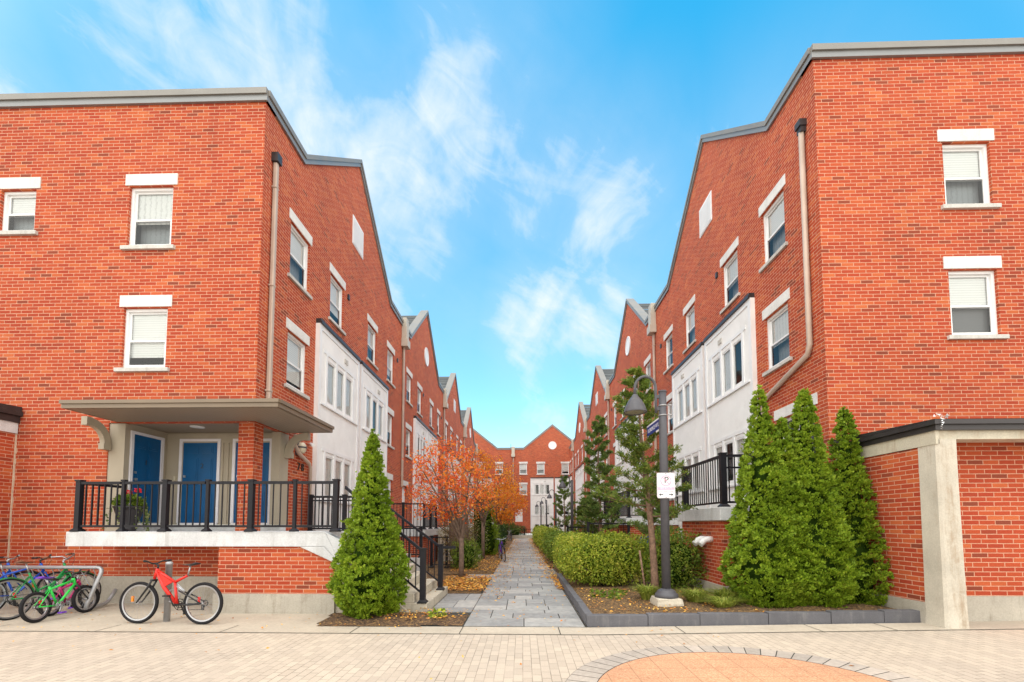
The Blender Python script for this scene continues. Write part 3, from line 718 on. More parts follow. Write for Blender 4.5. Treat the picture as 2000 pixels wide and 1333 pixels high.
MB().box(-.34, .0, .0, .31, 1.4, 3.72).build('corner_pier', BRICK, hc)
# alcove: tan panels, doors
al = MB(); X0 = -8.63 - XL
al.box(X0-.02, X0+.34, .02, .14, 1.45, 3.71)                 # left pilaster
al.box(X0+.29, X0+.33, .14, 1.22, 1.6, 3.734)                 # left return
al.box(X0+.331, -.02, 1.15, 1.22, 1.6, 3.734)                  # back wall
al.box(-.18, .012, .95, 1.33, 1.6, 3.71)                     # right pilaster
al.box(X0+.334, -.181, 1.13, 1.149, 3.5, 3.7); 
for x in (-2.42, -1.47, -1.34, -1.2, -.26): al.box(x, x+.05, 1.13, 1.149, 1.6, 3.499)
al.build('porch_panels', TAN, hc)
pb = MB(); pb.box(X0+.3, .0, 1.10, 1.33, 1.40, 1.599); pb.box(X0+.26, X0+.36, .14, 1.1, 1.40, 1.598); pb.build('porch_kerb', CONCW, hc)
def panel_door(u0, u1, z0, z1, T, num, numloc, numrot, hinge=1):
    d = MB(*T); d.box(-.01, .012, u0, u1, z0, z1); w = u1-u0; hh = z1-z0
    for a, b, c, e in ((.13, .45, .08, .38), (.55, .87, .08, .38), (.13, .45, .45, .80), (.55, .87, .45, .80), (.13, .45, .85, .94), (.55, .87, .85, .94)):
        # raised and fielded panels: rim and field
        d.box(.012, .020, u0+a*w, u0+b*w, z0+c*hh, z0+e*hh); d.box(.020, .027, u0+a*w+.035, u0+b*w-.035, z0+c*hh+.035, z0+e*hh-.035)
    o = d.build('blue_door', DOORBLUE, hc)
    t = MB(*T)
    for q in ((u0-.07, u0-.002, z0, z1+.06), (u1+.002, u1+.07, z0, z1+.06), (u0-.002, u1+.002, z1+.002, z1+.06), (u0-.05, u1+.05, z0-.04, z0-.002)): t.box(0, .04, *q)
    t.build('door_frame', DOORTRIM, o)
    k = MB(*T); uu = u0+.07 if hinge > 0 else u1-.07
    k.box(.012, .07, uu-.02, uu+.02, z0+.90, z0+.95); k.build('handle', ALLOY, o); k = MB(*T); k.box(.012, .035, uu-.025, uu+.025, z0+1.05, z0+1.10); k.build('lock', ALLOY, o)
    if num: lettering('door_number', num, .16, SIGNK, o, numloc, numrot, .003)
TB = (lambda n, u, z: (u, 1.15 - n, z), False); TS = (lambda n, u, z: (X0 + .33 + n, u, z), False)
panel_door(-2.38, -1.55, 1.64, 3.53, TB, '2', (-1.9, 1.15-.031, 2.95), (R(90), 0, 0), 1)
panel_door(-1.12, -.32, 1.64, 3.53, TB, None, None, None, 1)
panel_door(.22, .95, 1.64, 3.53, TS, '1', (X0+.33+.031, .55, 2.95), (R(90), 0, R(90)), 1)
bl = MB()
for x in (-2.53, -.2): bl.box(x-.02, x+.02, 1.10, 1.149, 2.62, 2.72)
bl.build('doorbell', LAMPG, hc)
# porch canopy: L shaped slab with gutter
Yc0, Xc1, Yc1 = 7.95 - YL, -4.45 - XL, 10.25 - YL; Xc0 = -8.45 - XL
sf = MB(); sf.box(Xc0+.03, Xc1-.03, Yc0+.03, .0, 3.735, 3.76); sf.box(.0, Xc1-.03, .0, Yc1, 3.7351, 3.76); sf.box(X0, -.001, .001, 1.3, 3.7352, 3.76)
so = sf.build('soffit', SOFFIT, hc)
cr = MB(); cr.box(Xc0+.01, Xc1-.01, Yc0+.01, -.001, 3.761, 3.85); cr.box(0.001, Xc1-.01, 0, Yc1, 3.761, 3.85)
cr.face([(Xc0+.01, Yc0+.01, 3.852), (Xc1-.01, Yc0+.01, 3.852), (.0, -.0, 4.0), (Xc0+.01, 0, 4.0)]); cr.face([(Xc1-.01, Yc0+.01, 3.852), (Xc1-.01, Yc1, 3.852), (0, Yc1, 4.0), (0, 0, 4.0)])
co_ = cr.build('canopy', SLATE, hc)
gt = MB()
for q in ((Xc0-.04, Xc1+.04, Yc0-.06, Yc0, 3.815, 3.88), (Xc0-.02, Xc1+.02, Yc0-.03, Yc0+.005, 3.735, 3.815)): gt.box(*q)
for q in ((Xc1, Xc1+.06, Yc0, Yc1+.02, 3.8151, 3.88), (Xc1-.005, Xc1+.03, Yc0+.006, Yc1, 3.7351, 3.815)): gt.box(*q)
for q in ((Xc0-.02, Xc0+.008, Yc0+.006, 0, 3.7352, 3.88), (0, Xc1, Yc1-.008, Yc1+.02, 3.7352, 3.88)): gt.box(*q)
gt.build('gutter', GUTTER, hc)
MB().lathe([(.14, 3.73), (.14, 3.715), (.11, 3.715)], (-1.55, .45, 0), 24).build('recessed_light', WHITE, hc)
def bracket(T, name='bracket'):
    b = MB(*T); arc = [(.62*math.sin(t)*1.0, .0 + .62*(1-math.cos(t))) for t in [R(6*i) for i in range(16)]]
    # quarter curve from the wall (low) to the soffit (out)
    n = 14; inn, outr = [], []
    for i in range(n+1):
        t = R(90*i/n); inn.append((.46 - .31*math.cos(t), 3.26 + .31*math.sin(t))); outr.append((.46 - .46*math.cos(t), 3.26 + .46*math.sin(t)))
    for i in range(n):
        for s_ in (-.05, .05):
            q = [(a[0], s_, a[1]) for a in (inn[i], inn[i+1], outr[i+1], outr[i])]; b.face(q if s_ > 0 else q[::-1])
        for A, rev in ((inn, 0), (outr, 1)):
            q = [(A[i][0], -.05, A[i][1]), (A[i+1][0], -.05, A[i+1][1]), (A[i+1][0], .05, A[i+1][1]), (A[i][0], .05, A[i][1])]; b.face(q if rev else q[::-1])
    b.box(0, .17, -.06, .06, 3.14, 3.26); b.box(.44, .55, -.06, .06, 3.56, 3.728)
    return b.build(name, TAN, hc)
bracket((lambda n, u, z: (X0 + .02 + u, .0 - n, z), False)); bracket((lambda n, u, z: (.012 + n, 1.2 + u, z), False))
# downpipes of the corner house
hd = MB(*T_L); hd.box(0, .15, .26, .44, 9.62, 9.82); hd.build('rainwater_head', DARKMET, hc)
pipe_run(hc, T_L, 9.62, 3.95, .35, head=False)
lp = MB(*T_L); lp.tube([T_L[0](.14, 1.38, 3.74), T_L[0](.12, 1.42, 3.50), T_L[0](.10, 1.62, 3.34), T_L[0](.09, 2.2, 3.15), T_L[0](.08, 2.30, 3.05), T_L[0](.08, 2.30, 1.5)], .045, 8); lp.build('downpipe', PIPE, hc)
wl_ = MB(); wl_.lathe([(.0, .14), (.06, .13), (.10, .07), (.11, 0), (.10, -.08), (.06, -.13), (0, -.14)], (.10, 1.78, 3.48), 16); wo = wl_.build('wall_light', LAMPG, hc)
MB().box(0, .06, 1.66, 1.9, 3.3, 3.62).build('light_plate', LAMPM, wo); wb = MB(); wb.torus((0, 0, 0), .115, .014); wb2 = MB()
wb2.lathe([(.115, -.02), (.122, 0), (.115, .02)], (.10, 1.78, 3.49), 18); wb2.build('light_cage', LAMPM, wo)
cmr = MB(); cmr.tube([(0, 2.3, 3.68), (.16, 2.2, 3.66)], .02, 8); cmr.tube([(.08, 2.25, 3.66), (.26, 2.05, 3.60)], .045, 10); cmr.build('floodlight', WHITE, hc)
for i, ch in enumerate('78'):
    lettering('house_number', ch, .27, NUMK, hc, (.012, 1.83 + i*.19, 3.02), (R(90), 0, R(90)), .012)
#@@HOUSES2
# shed at the far left of the frame: its flank meets the front wall
sh = thing('garden_shed', (-10.6, 9.0, 0), 'brick lean-to with dark flat roof edge at the left border', 'shed', 'brick bin sheds against the terrace fronts')
MB().box(-4, 0, -2.0, .03, 0.5, 3.5).build('wall', BRICK, sh, shift=(0, 0, 0)); MB().box(-4, .03, -2.03, .03, -.02, .5).build('concrete_base', CONC, sh)
MB().box(-4, .04, -2.04, .03, 3.5, 3.72).build('concrete_beam', CONCW, sh)
ro = MB(); ro.box(-4, .07, -2.07, .03, 3.72, 3.86); ro.box(-4, .12, -2.12, .04, 3.861, 3.95); ro.face([(-4, -2.1, 3.955), (.1, -2.1, 3.955), (.1, .03, 4.06), (-4, .03, 4.06)]); ro.face([(.1, -2.1, 3.955), (.1, .03, 3.955), (.1, .03, 4.06)]); ro.build('roof', DARKMET, sh)
mj = MB()
for i in range(26):
    z = .55 + i*.115; mj.box(-.02, .006+.02*rnd.random(), .02, .052, z, z+.117)
mj.build('mortar_bead', m_plain('rough_mortar', (.60, .48, .36), .95, bump=.8, scale=14), sh)

# --- left row: one house, then copies
pos = {}
h1 = house('terrace_house', (XL, YL + P_, 0), T_L, 'second brick house of the left terrace, round attic louvre, beyond the corner house', random.Random(21), attic='round')
pipe_run(h1, T_L, 9.8, 3.3, .35)
h2 = house('terrace_house', (XL, YL + 2*P_, 0), T_L, 'third brick house of the left terrace, square attic louvre, half behind the orange maple', random.Random(22))
pipe_run(h2, T_L, 9.8, 1.5, .35)
h3 = copy_tree(h1); h3.location = (XL, YL + 3*P_, 0); h3['label'] = 'fourth and last full gable of the left terrace, next to the end block'
hs = house('terrace_house', (XL, YL + 4*P_, 0), T_L, 'short flat-topped stretch of the left terrace joining the end block', random.Random(23), umax=5.1)
pipe_run(hs, T_L, 9.8, 1.5, .35)
# --- end block: same houses turned to face the camera
YE = 57.33; XE0 = 3.85 - P_/2
he = copy_tree(h1); he.location = (XE0, YE, .5); he.rotation_euler = (0, 0, R(-90)); he['label'] = 'brick gable with round attic window closing the end of the path, right half'
he2 = copy_tree(h2); he2.location = (XE0 - P_, YE, .5); he2.rotation_euler = (0, 0, R(-90)); he2['label'] = 'left half of the brick block closing the path, mostly behind orange trees'
# --- right row, standing .45 m higher
hr = house('corner_house', (XR, YR, DZR), T_R, 'brick corner house on the right with tall cedars in front', random.Random(31), entry='wide', zb=-.5, wall_u0=-.01)
TFR = (lambda n, u, z: (u - XR, -n, z), False)
fr_ = [(8.5, 9.43, 7.53, 8.86), (8.47, 9.41, 4.86, 6.2)]
mb = MB(*TFR); wall(mb, XR, 16, -.5, ZT-.2, fr_); mb.build('front_wall', BRICK, hr)
for (a, b, c, d), st in zip(fr_, (1, 5)): window(hr, TFR, a, b, c, d, style=st, rs=rs)
coping(hr, TFR, [(XR-.05, ZT), (16, ZT)])
hd = MB(*T_R); hd.box(0, .15, .26, .44, 9.56, 9.70); hd.box(0, .12, .28, .42, 9.44, 9.56); hd.build('rainwater_head', DARKMET, hr)
tp = MB(); t = T_R[0]; tp.tube([t(.07, .35, 9.45), t(.07, .35, 4.85), t(.07, .42, 4.68), t(.07, 2.06, 4.22), t(.07, 2.2, 4.1), t(.07, 2.2, 1.9)], .055, 10); tp.build('downpipe', PIPE, hr)
h1r = house('terrace_house', (XR, YR + P_, DZR), T_R, 'second brick house of the right terrace, round attic louvre, behind the sparse conifer', random.Random(41), attic='round', zb=-.5)
pipe_run(h1r, T_R, 9.8, 1.5, .35)
h2r = house('terrace_house', (XR, YR + 2*P_, DZR), T_R, 'third brick house of the right terrace, square attic louvre, above the pointed conifer', random.Random(42), zb=-.5)
pipe_run(h2r, T_R, 9.8, 1.5, .35)
h3r = copy_tree(h1r); h3r.location = (XR, YR + 3*P_, DZR); h3r['label'] = 'fourth and last full gable of the right terrace, next to the end block'
hsr = house('terrace_house', (XR, YR + 4*P_, DZR), T_R, 'short flat-topped stretch of the right terrace joining the end block', random.Random(43), umax=5.1, zb=-.5)
pipe_run(hsr, T_R, 9.8, 1.5, .35)
for st_, x in (('roof_vent', -3.9), ('roof_vent', -1.5)):
    q = MB(); q.lathe([(.06, 0), (.06, .45), (.13, .47), (.13, .62), (.03, .7)] if x < -3 else [(.03, 0), (.03, .55), (.02, .6)], (0, 0, 0), 10)
    o = q.build('roof_vent', DARKMET); o.location = (x, YE+.3, 11.4); tag(o, 'small dark capped vent pipe on the end block roof valley' if x < -3 else 'thin dark pipe above the rainwater box on the end block', 'vent pipe')

# --- right shed with concrete corner pillar
sr = thing('bin_shed', (6.15, 7.2, 0), 'brick bin shed with concrete corner pillar at the right border', 'shed', 'brick bin sheds against the terrace fronts')
g0 = .10
MB().box(-.03, .12, -.15, 1.66, .42, 2.78).build('side_wall', BRICK, sr, shift=(0, 0, 0))
w_ = MB(); w_.box(.12, 6, .0, .14, .5, 2.95); w_.build('back_wall', BRICK, sr)
bb = MB(); bb.box(.121, 6, -.03, .139, 0, .5); bb.box(-.06, .15, -.15, 1.66, 0, .42); bb.build('concrete_base', CONC, sr)
pl = MB()
rings = []
for z, g_ in ((0, .05), (.25, .03), (.9, .015), (2.2, 0), (2.86, 0)):
    x0, x1, y0, y1 = -.04-g_*.6, .27+g_*.3, -.46-g_*.5, -.14
    rings.append([(x0+.03, y0, z), (x1-.03, y0, z), (x1, y0+.03, z), (x1, y1, z), (x0, y1, z), (x0, y0+.03, z)])
pl.grid(rings, True, True, False); pl.build('pillar', m_concrete('pillar_concrete', (.55, .50, .42), (.32, .23, .15), .75, 1.2, .4), sr)
bm2 = MB(); bm2.box(.0, 6, -.44, -.145, 2.861, 2.99); bm2.box(-.05, .0, -.46, 1.66, 2.79, 2.99); bm2.box(.27, 6, -.144, 0.0, 2.9, 2.99); bm2.build('concrete_beam', m_concrete('beam_concrete', (.55, .50, .40), (.36, .27, .18), .6), sr)
ro = MB(); ro.box(-.08, 6, -.50, 1.66, 2.99, 3.07); ro.box(-.12, 6, -.54, 1.66, 3.071, 3.14); ro.face([(-.12, -.54, 3.145), (6, -.54, 3.145), (6, 1.66, 3.24), (-.12, 1.66, 3.24)]); ro.face([(-.12, 1.66, 3.145), (-.12, -.54, 3.145), (-.12, 1.66, 3.24)]); ro.build('roof', DARKMET, sr)
rg = MB(); rr = random.Random(4)
for i in range(9):
    p = [(-.02 + .03*i + rr.uniform(-.03, .03), -.5 + rr.uniform(-.06, .05), 3.16 + rr.uniform(0, .09)) for _ in range(3)]; rg.face(p)
for i in range(6): rg.face([(.02+rr.uniform(0, .08), -.56, 3.16-.03*i), (.03+rr.uniform(0, .08), -.57, 3.13-.03*i), (.05, -.56, 3.14-.03*i)])
o = rg.build('plastic_scrap', WHITE); o.location = (6.05, 7.2, 0); tag(o, 'torn white plastic scrap caught on the shed roof edge', 'litter')
#@@PORCH
# ------------------------------------------------------------------ porches, railings, stairs
def post(x, y, z0, z1, parent, s=.05):
    p = MB(); p.box(x-s, x+s, y-s, y+s, z0, z1); p.box(x-s-.012, x+s+.012, y-s-.012, y+s+.012, z1, z1+.03)
    k = s + .035; p.grid([[(x-k, y-k, z0), (x+k, y-k, z0), (x+k, y+k, z0), (x-k, y+k, z0)], [(x-k, y-k, z0+.025), (x+k, y-k, z0+.025), (x+k, y+k, z0+.025), (x-k, y+k, z0+.025)], [(x-s-.004, y-s-.004, z0+.06), (x+s+.004, y-s-.004, z0+.06), (x+s+.004, y+s+.004, z0+.06), (x-s-.004, y+s+.004, z0+.06)]], True, True, False)
    return p.build('post', RAIL, parent)
def obar(mb, a, b, w, h):
    """rectangular bar between two points (width horizontal, height vertical)"""
    a = Vector(a); b = Vector(b); d = (b-a); s = Vector((-d.y, d.x, 0)).normalized()*w/2; u = Vector((0, 0, h/2))
    q = [a-s-u, a+s-u, a+s+u, a-s+u]; r_ = [b-s-u, b+s-u, b+s+u, b-s+u]
    mb.grid([[tuple(p) for p in q], [tuple(p) for p in r_]], True, True, False)
def rail_run(parent, pts, h=.93, spacing=.125, mid=None, hr=(.07, .05), posts=True, s=.044, ends=None, low=.10, alt=False):
    """posts at each point, handrail, bottom rail, baluster panel between"""
    for i, p in enumerate(pts):
        if posts and (ends is None or i in ends): post(p[0], p[1], p[2], p[2]+h, parent, s*(.62 if alt and i % 2 else 1))
    for a, b in zip(pts, pts[1:]):
        A, B = Vector(a), Vector(b); d = (B-A); ln = d.length; e = d/ln*s
        m = MB(); obar(m, A+e+Vector((0, 0, h-.03)), B-e+Vector((0, 0, h-.03)), *hr); m.build('handrail', RAIL, parent)
        k = MB(); obar(k, A+e+Vector((0, 0, low)), B-e+Vector((0, 0, low)), .035, .04)
        if mid: obar(k, A+e+Vector((0, 0, mid)), B-e+Vector((0, 0, mid)), .035, .035)
        n = max(2, int(round(ln/spacing)))
        for i in range(1, n):
            p = A + d*i/n; k.box(p.x-.009, p.x+.009, p.y-.009, p.y+.009, p.z+low, p.z+h-.05)
        k.build('baluster_panel', RAIL, parent)
# left porch
po = thing('porch', (-6, 8.05, 0), 'white concrete porch slab on brick in front of the blue doors', 'porch')
def PB(): return MB()
ps = MB(); ps.box(-2.38, 2.42, 0, .99, 1.2, 1.47); ps.box(-2.6, 2.42, .991, 2.35, 1.2, 1.40); ps.box(.48, 2.42, 2.351, 3.1, 1.2, 1.40)
ps.prism([(2.42, 1.2), (2.75, .85), (2.75, 1.3), (2.42, 1.47)], 0, .2); ps.prism([(1.97, 1.199), (2.42, 1.199), (2.75, .85)], .001, .2)
ps.build('slab', CONCW, po, bevel=.012)
MB().box(.45, 2.6, .06, 2.3, .35, 1.199).build('brick_base', BRICK, po); MB().box(.40, 2.62, .02, 2.3, 0, .35).build('concrete_base', CONC, po)
MB().box(-2.9, .45, .93, 1.0, .5, 1.199)
ra = thing('railing', (-8.23, 8.12, 1.47), 'black metal railing along the front of the white porch slab', 'railing', 'black metal railings on porches and stairs')
rail_run(ra, [(0, 0, 0), (.84, 0, 0), (1.64, 0, 0), (2.43, 0, 0), (3.25, 0, 0), (4.06, 0, 0), (4.82, 0, 0)], h=.93, spacing=.127, alt=True)
rail_run(ra, [(0, 0, 0), (0, .9, 0)], h=.93, ends=[], spacing=.127)
rb = thing('railing', (-5.3, 11.1, 1.40), 'short black railing at the back of the left porch beside the white bay', 'railing', 'black metal railings on porches and stairs')
rail_run(rb, [(.0, 0, 0), (.86, 0, 0), (1.7, 0, 0)], h=.92, mid=.80, spacing=.11)
# left stairs: seven treads down towards the path
sx0, sx1, ns = -3.45, -1.73, 8; rise = 1.40/ns; run = (sx1 - sx0)/(ns - 1)
st = thing('stairs', (-2.6, 9.3, 0), 'concrete steps from the left porch down to the path', 'stairs', 'concrete porch stairs')
m = MB()
for i in range(ns-1):
    x0 = sx1 - run*(i+1); m.box(sx0+2.6-.001*i, x0+run+2.6, -1.08+.0006*i, 1.15-.0006*i, rise*i, rise*(i+1))
m.build('steps', CONCS, st, bevel=.008)
MB().prism([(-.88, 1.25), (-.88, 0), (.55, 0), (.2, .35)], -1.17, -1.085).build('stringer', CONCS, st)
MB().box(.47, .87, -1.09, -1.04, 0, .16).build('step_edge', CONCS, st)
def stair_rail(x0, y, z0, x1, z1, label, ext=0, mid=False):
    r_ = thing('stair_railing', (x1, y, z1), label, 'railing', 'black metal railings on porches and stairs')
    dx, dz_ = x0-x1, z0-z1
    post(0, 0, 0, .97, r_, .05)
    m = MB(); a = Vector((dx, 0, dz_+.93)); b = Vector((0, 0, .93)); obar(m, a, b, .07, .06)
    if ext: obar(m, b, b+Vector((ext, 0, 0)), .07, .06)
    m.build('handrail', RAIL, r_)
    k = MB(); lo = .16; obar(k, Vector((dx, 0, dz_+lo)), Vector((0, 0, lo)), .035, .04); n = int(abs(dx)/.13)
    for i in range(1, n):
        t = i/n; k.box(dx*t-.009, dx*t+.009, -.009, .009, dz_*t+lo, dz_*t+.90)
    k.build('baluster_panel', RAIL, r_); return r_
stair_rail(-3.3, 8.28, 1.36, -1.83, .17, 'near black stair railing ending in a post behind the small cedar')
stair_rail(-3.45, 9.9, 1.40, -1.80, .17, 'far black stair railing with a level handrail end by the orange maple', .33)
# pot with geraniums on the porch
pt = thing('flower_pot', (-7.72, 8.62, 1.47), 'dark square planter of red geraniums and trailing ivy on the porch', 'flower pot')
mp_ = MB(); mp_.lathe([(.12, 0), (.13, .06), (.10, .09), (.17, .22), (.225, .40), (.235, .45), (.25, .45), (.25, .49), (.21, .49), (.2, .43)], n=16); mp_.build('pot', POTM, pt)
def leafball(name, mat, n, c, rad, ln, wd, parent, down=0):
    a = unit(RG.normal(size=(n, 3))); p = np.array(c) + a*np.array(rad)*RG.uniform(.4, 1, (n, 1)); D = a + RG.normal(size=(n, 3))*.6; D[:, 2] -= down
    return quads(name, mat, leaves(p, D, RG.normal(size=(n, 3)), RG.uniform(.7, 1.2, n)*ln, RG.uniform(.7, 1.2, n)*wd), parent)
leafball('foliage', BUSH, 420, (0, 0, .56), (.24, .24, .14), .08, .07, pt)
V = []
for k in range(9):
    a = rnd.uniform(0, 6.28); x, y = .23*math.cos(a), .23*math.sin(a); L_ = rnd.uniform(.3, .62)
    for i in range(26): t = i/25; V.append((x*(1+.5*math.sin(t*1.8)) + rnd.gauss(0, .02), y*(1+.5*math.sin(t*1.8)) - .12*t*(k % 2) + rnd.gauss(0, .02), .5 - t*L_ + .05*math.sin(t*6)))
V = np.array(V); n = len(V); quads('ivy', VARIEG, leaves(V, RG.normal(size=(n, 3)) + [0, 0, -.6], RG.normal(size=(n, 3)), RG.uniform(.04, .075, n), RG.uniform(.03, .06, n)), pt)
for (x, y, z) in ((.02, -.06, .76), (.12, .04, .80), (-.08, .05, .72)):
    fo = leafball('flower_head', PETAL, 60, (x, y, z), (.05, .05, .035), .035, .035, pt)
fs = MB()
for (x, y, z) in ((.02, -.06, .76), (.12, .04, .80), (-.08, .05, .72)): fs.tube([(x*.5, y*.5, .5), (x, y, z)], .006, 5)
fs.build('flower_stem', BUSH, pt)
#@@PORCH2
# further porches of the left row, with stairs
def left_porch(y, label, lr, ls):
    p = thing('porch', (XL, y, 0), label, 'porch', 'porches further along the left terrace')
    MB().box(.02, 1.85, 0, 4.6, 1.15, 1.42).build('slab', CONCW, p, bevel=.012); MB().box(.05, 1.75, .06, 4.5, 0, 1.149).build('brick_base', BRICK, p)
    r_ = thing('railing', (XL+.12, y+.06, 1.42), lr, 'railing', 'black metal railings on porches and stairs')
    rail_run(r_, [(.0, 0, 0), (.85, 0, 0), (1.66, 0, 0)], h=1.0, spacing=.13)
    rail_run(r_, [(1.66, 0, 0), (1.66, 1.2, 0), (1.66, 2.4, 0)], h=1.0, spacing=.13, ends=[1, 2])
    s_ = thing('stairs', (XL+1.85, y+2.5, 0), ls, 'stairs', 'concrete porch stairs'); m = MB()
    for i in range(7): m.box(.0+.001*i, 1.75-.25*i, .001*i, 1.9-.001*i, .2*i, .2*i+.2 if i < 6 else 1.4)
    m.build('steps', CONCS, s_, bevel=.008)
    stair_rail(XL+1.85, y+2.5, 1.4, XL+3.5, .2, 'black stair railing of ' + ls.split(' from ')[1])
left_porch(17.0, 'second porch of the left terrace, behind the stair railings', 'black railing of the second left porch, seen past the small cedar', 'concrete steps from the second left porch')
left_porch(28.0, 'third porch of the left terrace, hidden by maples', 'black railing of the third left porch behind the maples', 'concrete steps from the third left porch')
gr = thing('railing', (-4.6, 15.0, .5), 'black guard railing by the sunken area past the near stairs', 'railing', 'black metal railings on porches and stairs')
rail_run(gr, [(0, 0, 0), (1.2, 0, 0)], h=1.0); 
MB().box(-.9, 1.3, -.1, .1, -.5, -.005).build('kerb_wall', CONCW, gr)
gr2 = thing('railing', (-3.3, 16.3, .05), 'low black railing of three posts left of the maple trunk', 'railing', 'black metal railings on porches and stairs')
rail_run(gr2, [(0, 0, 0), (.55, .0, 0), (1.05, .0, 0)], h=1.12, spacing=.14)
# basement planter boxes behind the stairs
bx = thing('light_well', (-4.4, 12.9, 0), 'pale concrete window well beside the near stairs', 'window well')
m = MB(); m.box(-1.0, .9, -1.0, -.85, 0, .7); m.box(.75, .9, -.849, 1.2, 0, .7); m.build('well_wall', CONCS, bx, bevel=.01)
# right patios
def right_patio(y0, y1, top, label, lr, x0=4.0, ex=None):
    p = thing('patio', (x0, y0, 0), label, 'patio', 'raised brick patios of the right terrace')
    w = XR - x0
    MB().box(-.09, w-.02, -.09, y1-y0, top-.27, top).build('slab', CONCW, p, bevel=.012)
    MB().box(0, w-.02, 0, y1-y0-.05, .38, top-.271).build('brick_base', BRICK, p); MB().box(-.05, w-.02, -.05, y1-y0-.05, 0, .38).build('concrete_base', CONC, p)
    r_ = thing('railing', (x0+.05, y0+.05, top), lr, 'railing', 'black metal railings on porches and stairs')
    rail_run(r_, [(0, 0, 0), (0, (y1-y0-.2), 0)] if y1-y0 < 3 else [(0, 0, 0), (0, 2, 0), (0, y1-y0-.3, 0)], h=1.07, spacing=.12, s=.055)
    rail_run(r_, [(0, 0, 0), (w-.12, 0, 0)], h=1.07, spacing=.12, s=.055, ends=[1], mid=.8)
    return p, r_
right_patio(9.1, 11.45, 1.95, 'raised brick patio with white slab edge beside the tall cedars', 'black railing on the near right patio beside the cedars')
pp = thing('vent_pipes', (4.0, 9.8, 1.27), 'pair of white elbow vent pipes on the patio brick wall', 'vent pipes')
for y in (-.16, .16):
    q = MB(); q.tube([(0, y, 0.02), (-.10, y, .02), (-.17, y-.0, -.01), (-.26, y-.02, -.09)], .065, 12); q.build('elbow', WHITE, pp)
right_patio(17.2, 22.5, 1.85, 'second raised brick patio on the right behind the conifer trunk', 'black railing on the second right patio behind the sparse conifer')
right_patio(28.0, 33.3, 1.85, 'third raised brick patio on the right, far behind the hedge', 'black railing on the third right patio far behind the hedge')
f1 = thing('railing', (2.45, 16.9, .05), 'black railing panel standing just behind the long hedge', 'railing', 'black metal railings on porches and stairs')
rail_run(f1, [(0, 0, 0), (1.5, 0, 0)], h=1.62, spacing=.19, low=.6)
f2 = thing('railing', (2.2, 22, .05), 'lower black railing running back behind the hedge near the second lamp', 'railing', 'black metal railings on porches and stairs')
rail_run(f2, [(0, 0, 0), (1.2, 0, 0), (2.4, 0, 0)], h=1.45, spacing=.2, low=.4)
f3 = thing('railing', (0.2, 53, .1), 'far black railing across the foot of the end block', 'railing', 'black metal railings on porches and stairs')
rail_run(f3, [(0, 0, 0), (2, 0, 0), (4, 0, 0), (5.6, 0, 0)], h=1.0, spacing=.25)
gw = MB(); gw.box(-3.6, 1.2, 0, .3, 0, .35); o = gw.build('low_wall', CONCS, bevel=.01); o.location = (0.3, 52.4, .0); tag(o, 'low pale stone wall across the far end of the path', 'wall')
dv = thing('air_conditioner', (4.6, 17.0, .9), 'small blue-grey vent box on the second patio wall behind the conifer', 'vent box')
m = MB(); m.box(-.3, .3, -.12, .2, 0, .28); m.build('housing', LAMPM, dv); m = MB()
for i in range(5): m.box(-.26, .26, -.132, -.121, .03+i*.05, .05+i*.05)
m.build('grille', BLUE, dv)
# planter kerb of dark stone blocks
pk = thing('planter_kerb', (1.0, 7.15, 0), 'low dark stone block edging round the right planter', 'planter edging')
r3 = random.Random(9); x = 0
while x < 5.12:
    w = min(r3.choice([.8, .95, 1.05]), 5.15-x); m = MB(); zt_ = gz(1+x)+.185+r3.uniform(-.004, .004)
    m.box(x+.004, x+w-.004, r3.uniform(-.004, .004), .14, 0, zt_); m.build('kerb_block', STONE, pk, bevel=.008); x += w
y = .145
while y < 6:
    w = min(r3.choice([.8, .95, 1.1]), 6.2-y); m = MB(); m.box(r3.uniform(-.004, .004), .12, y+.004, y+w-.004, 0, .18+r3.uniform(-.004, .004)); m.build('kerb_block', STONE, pk, bevel=.008); y += w
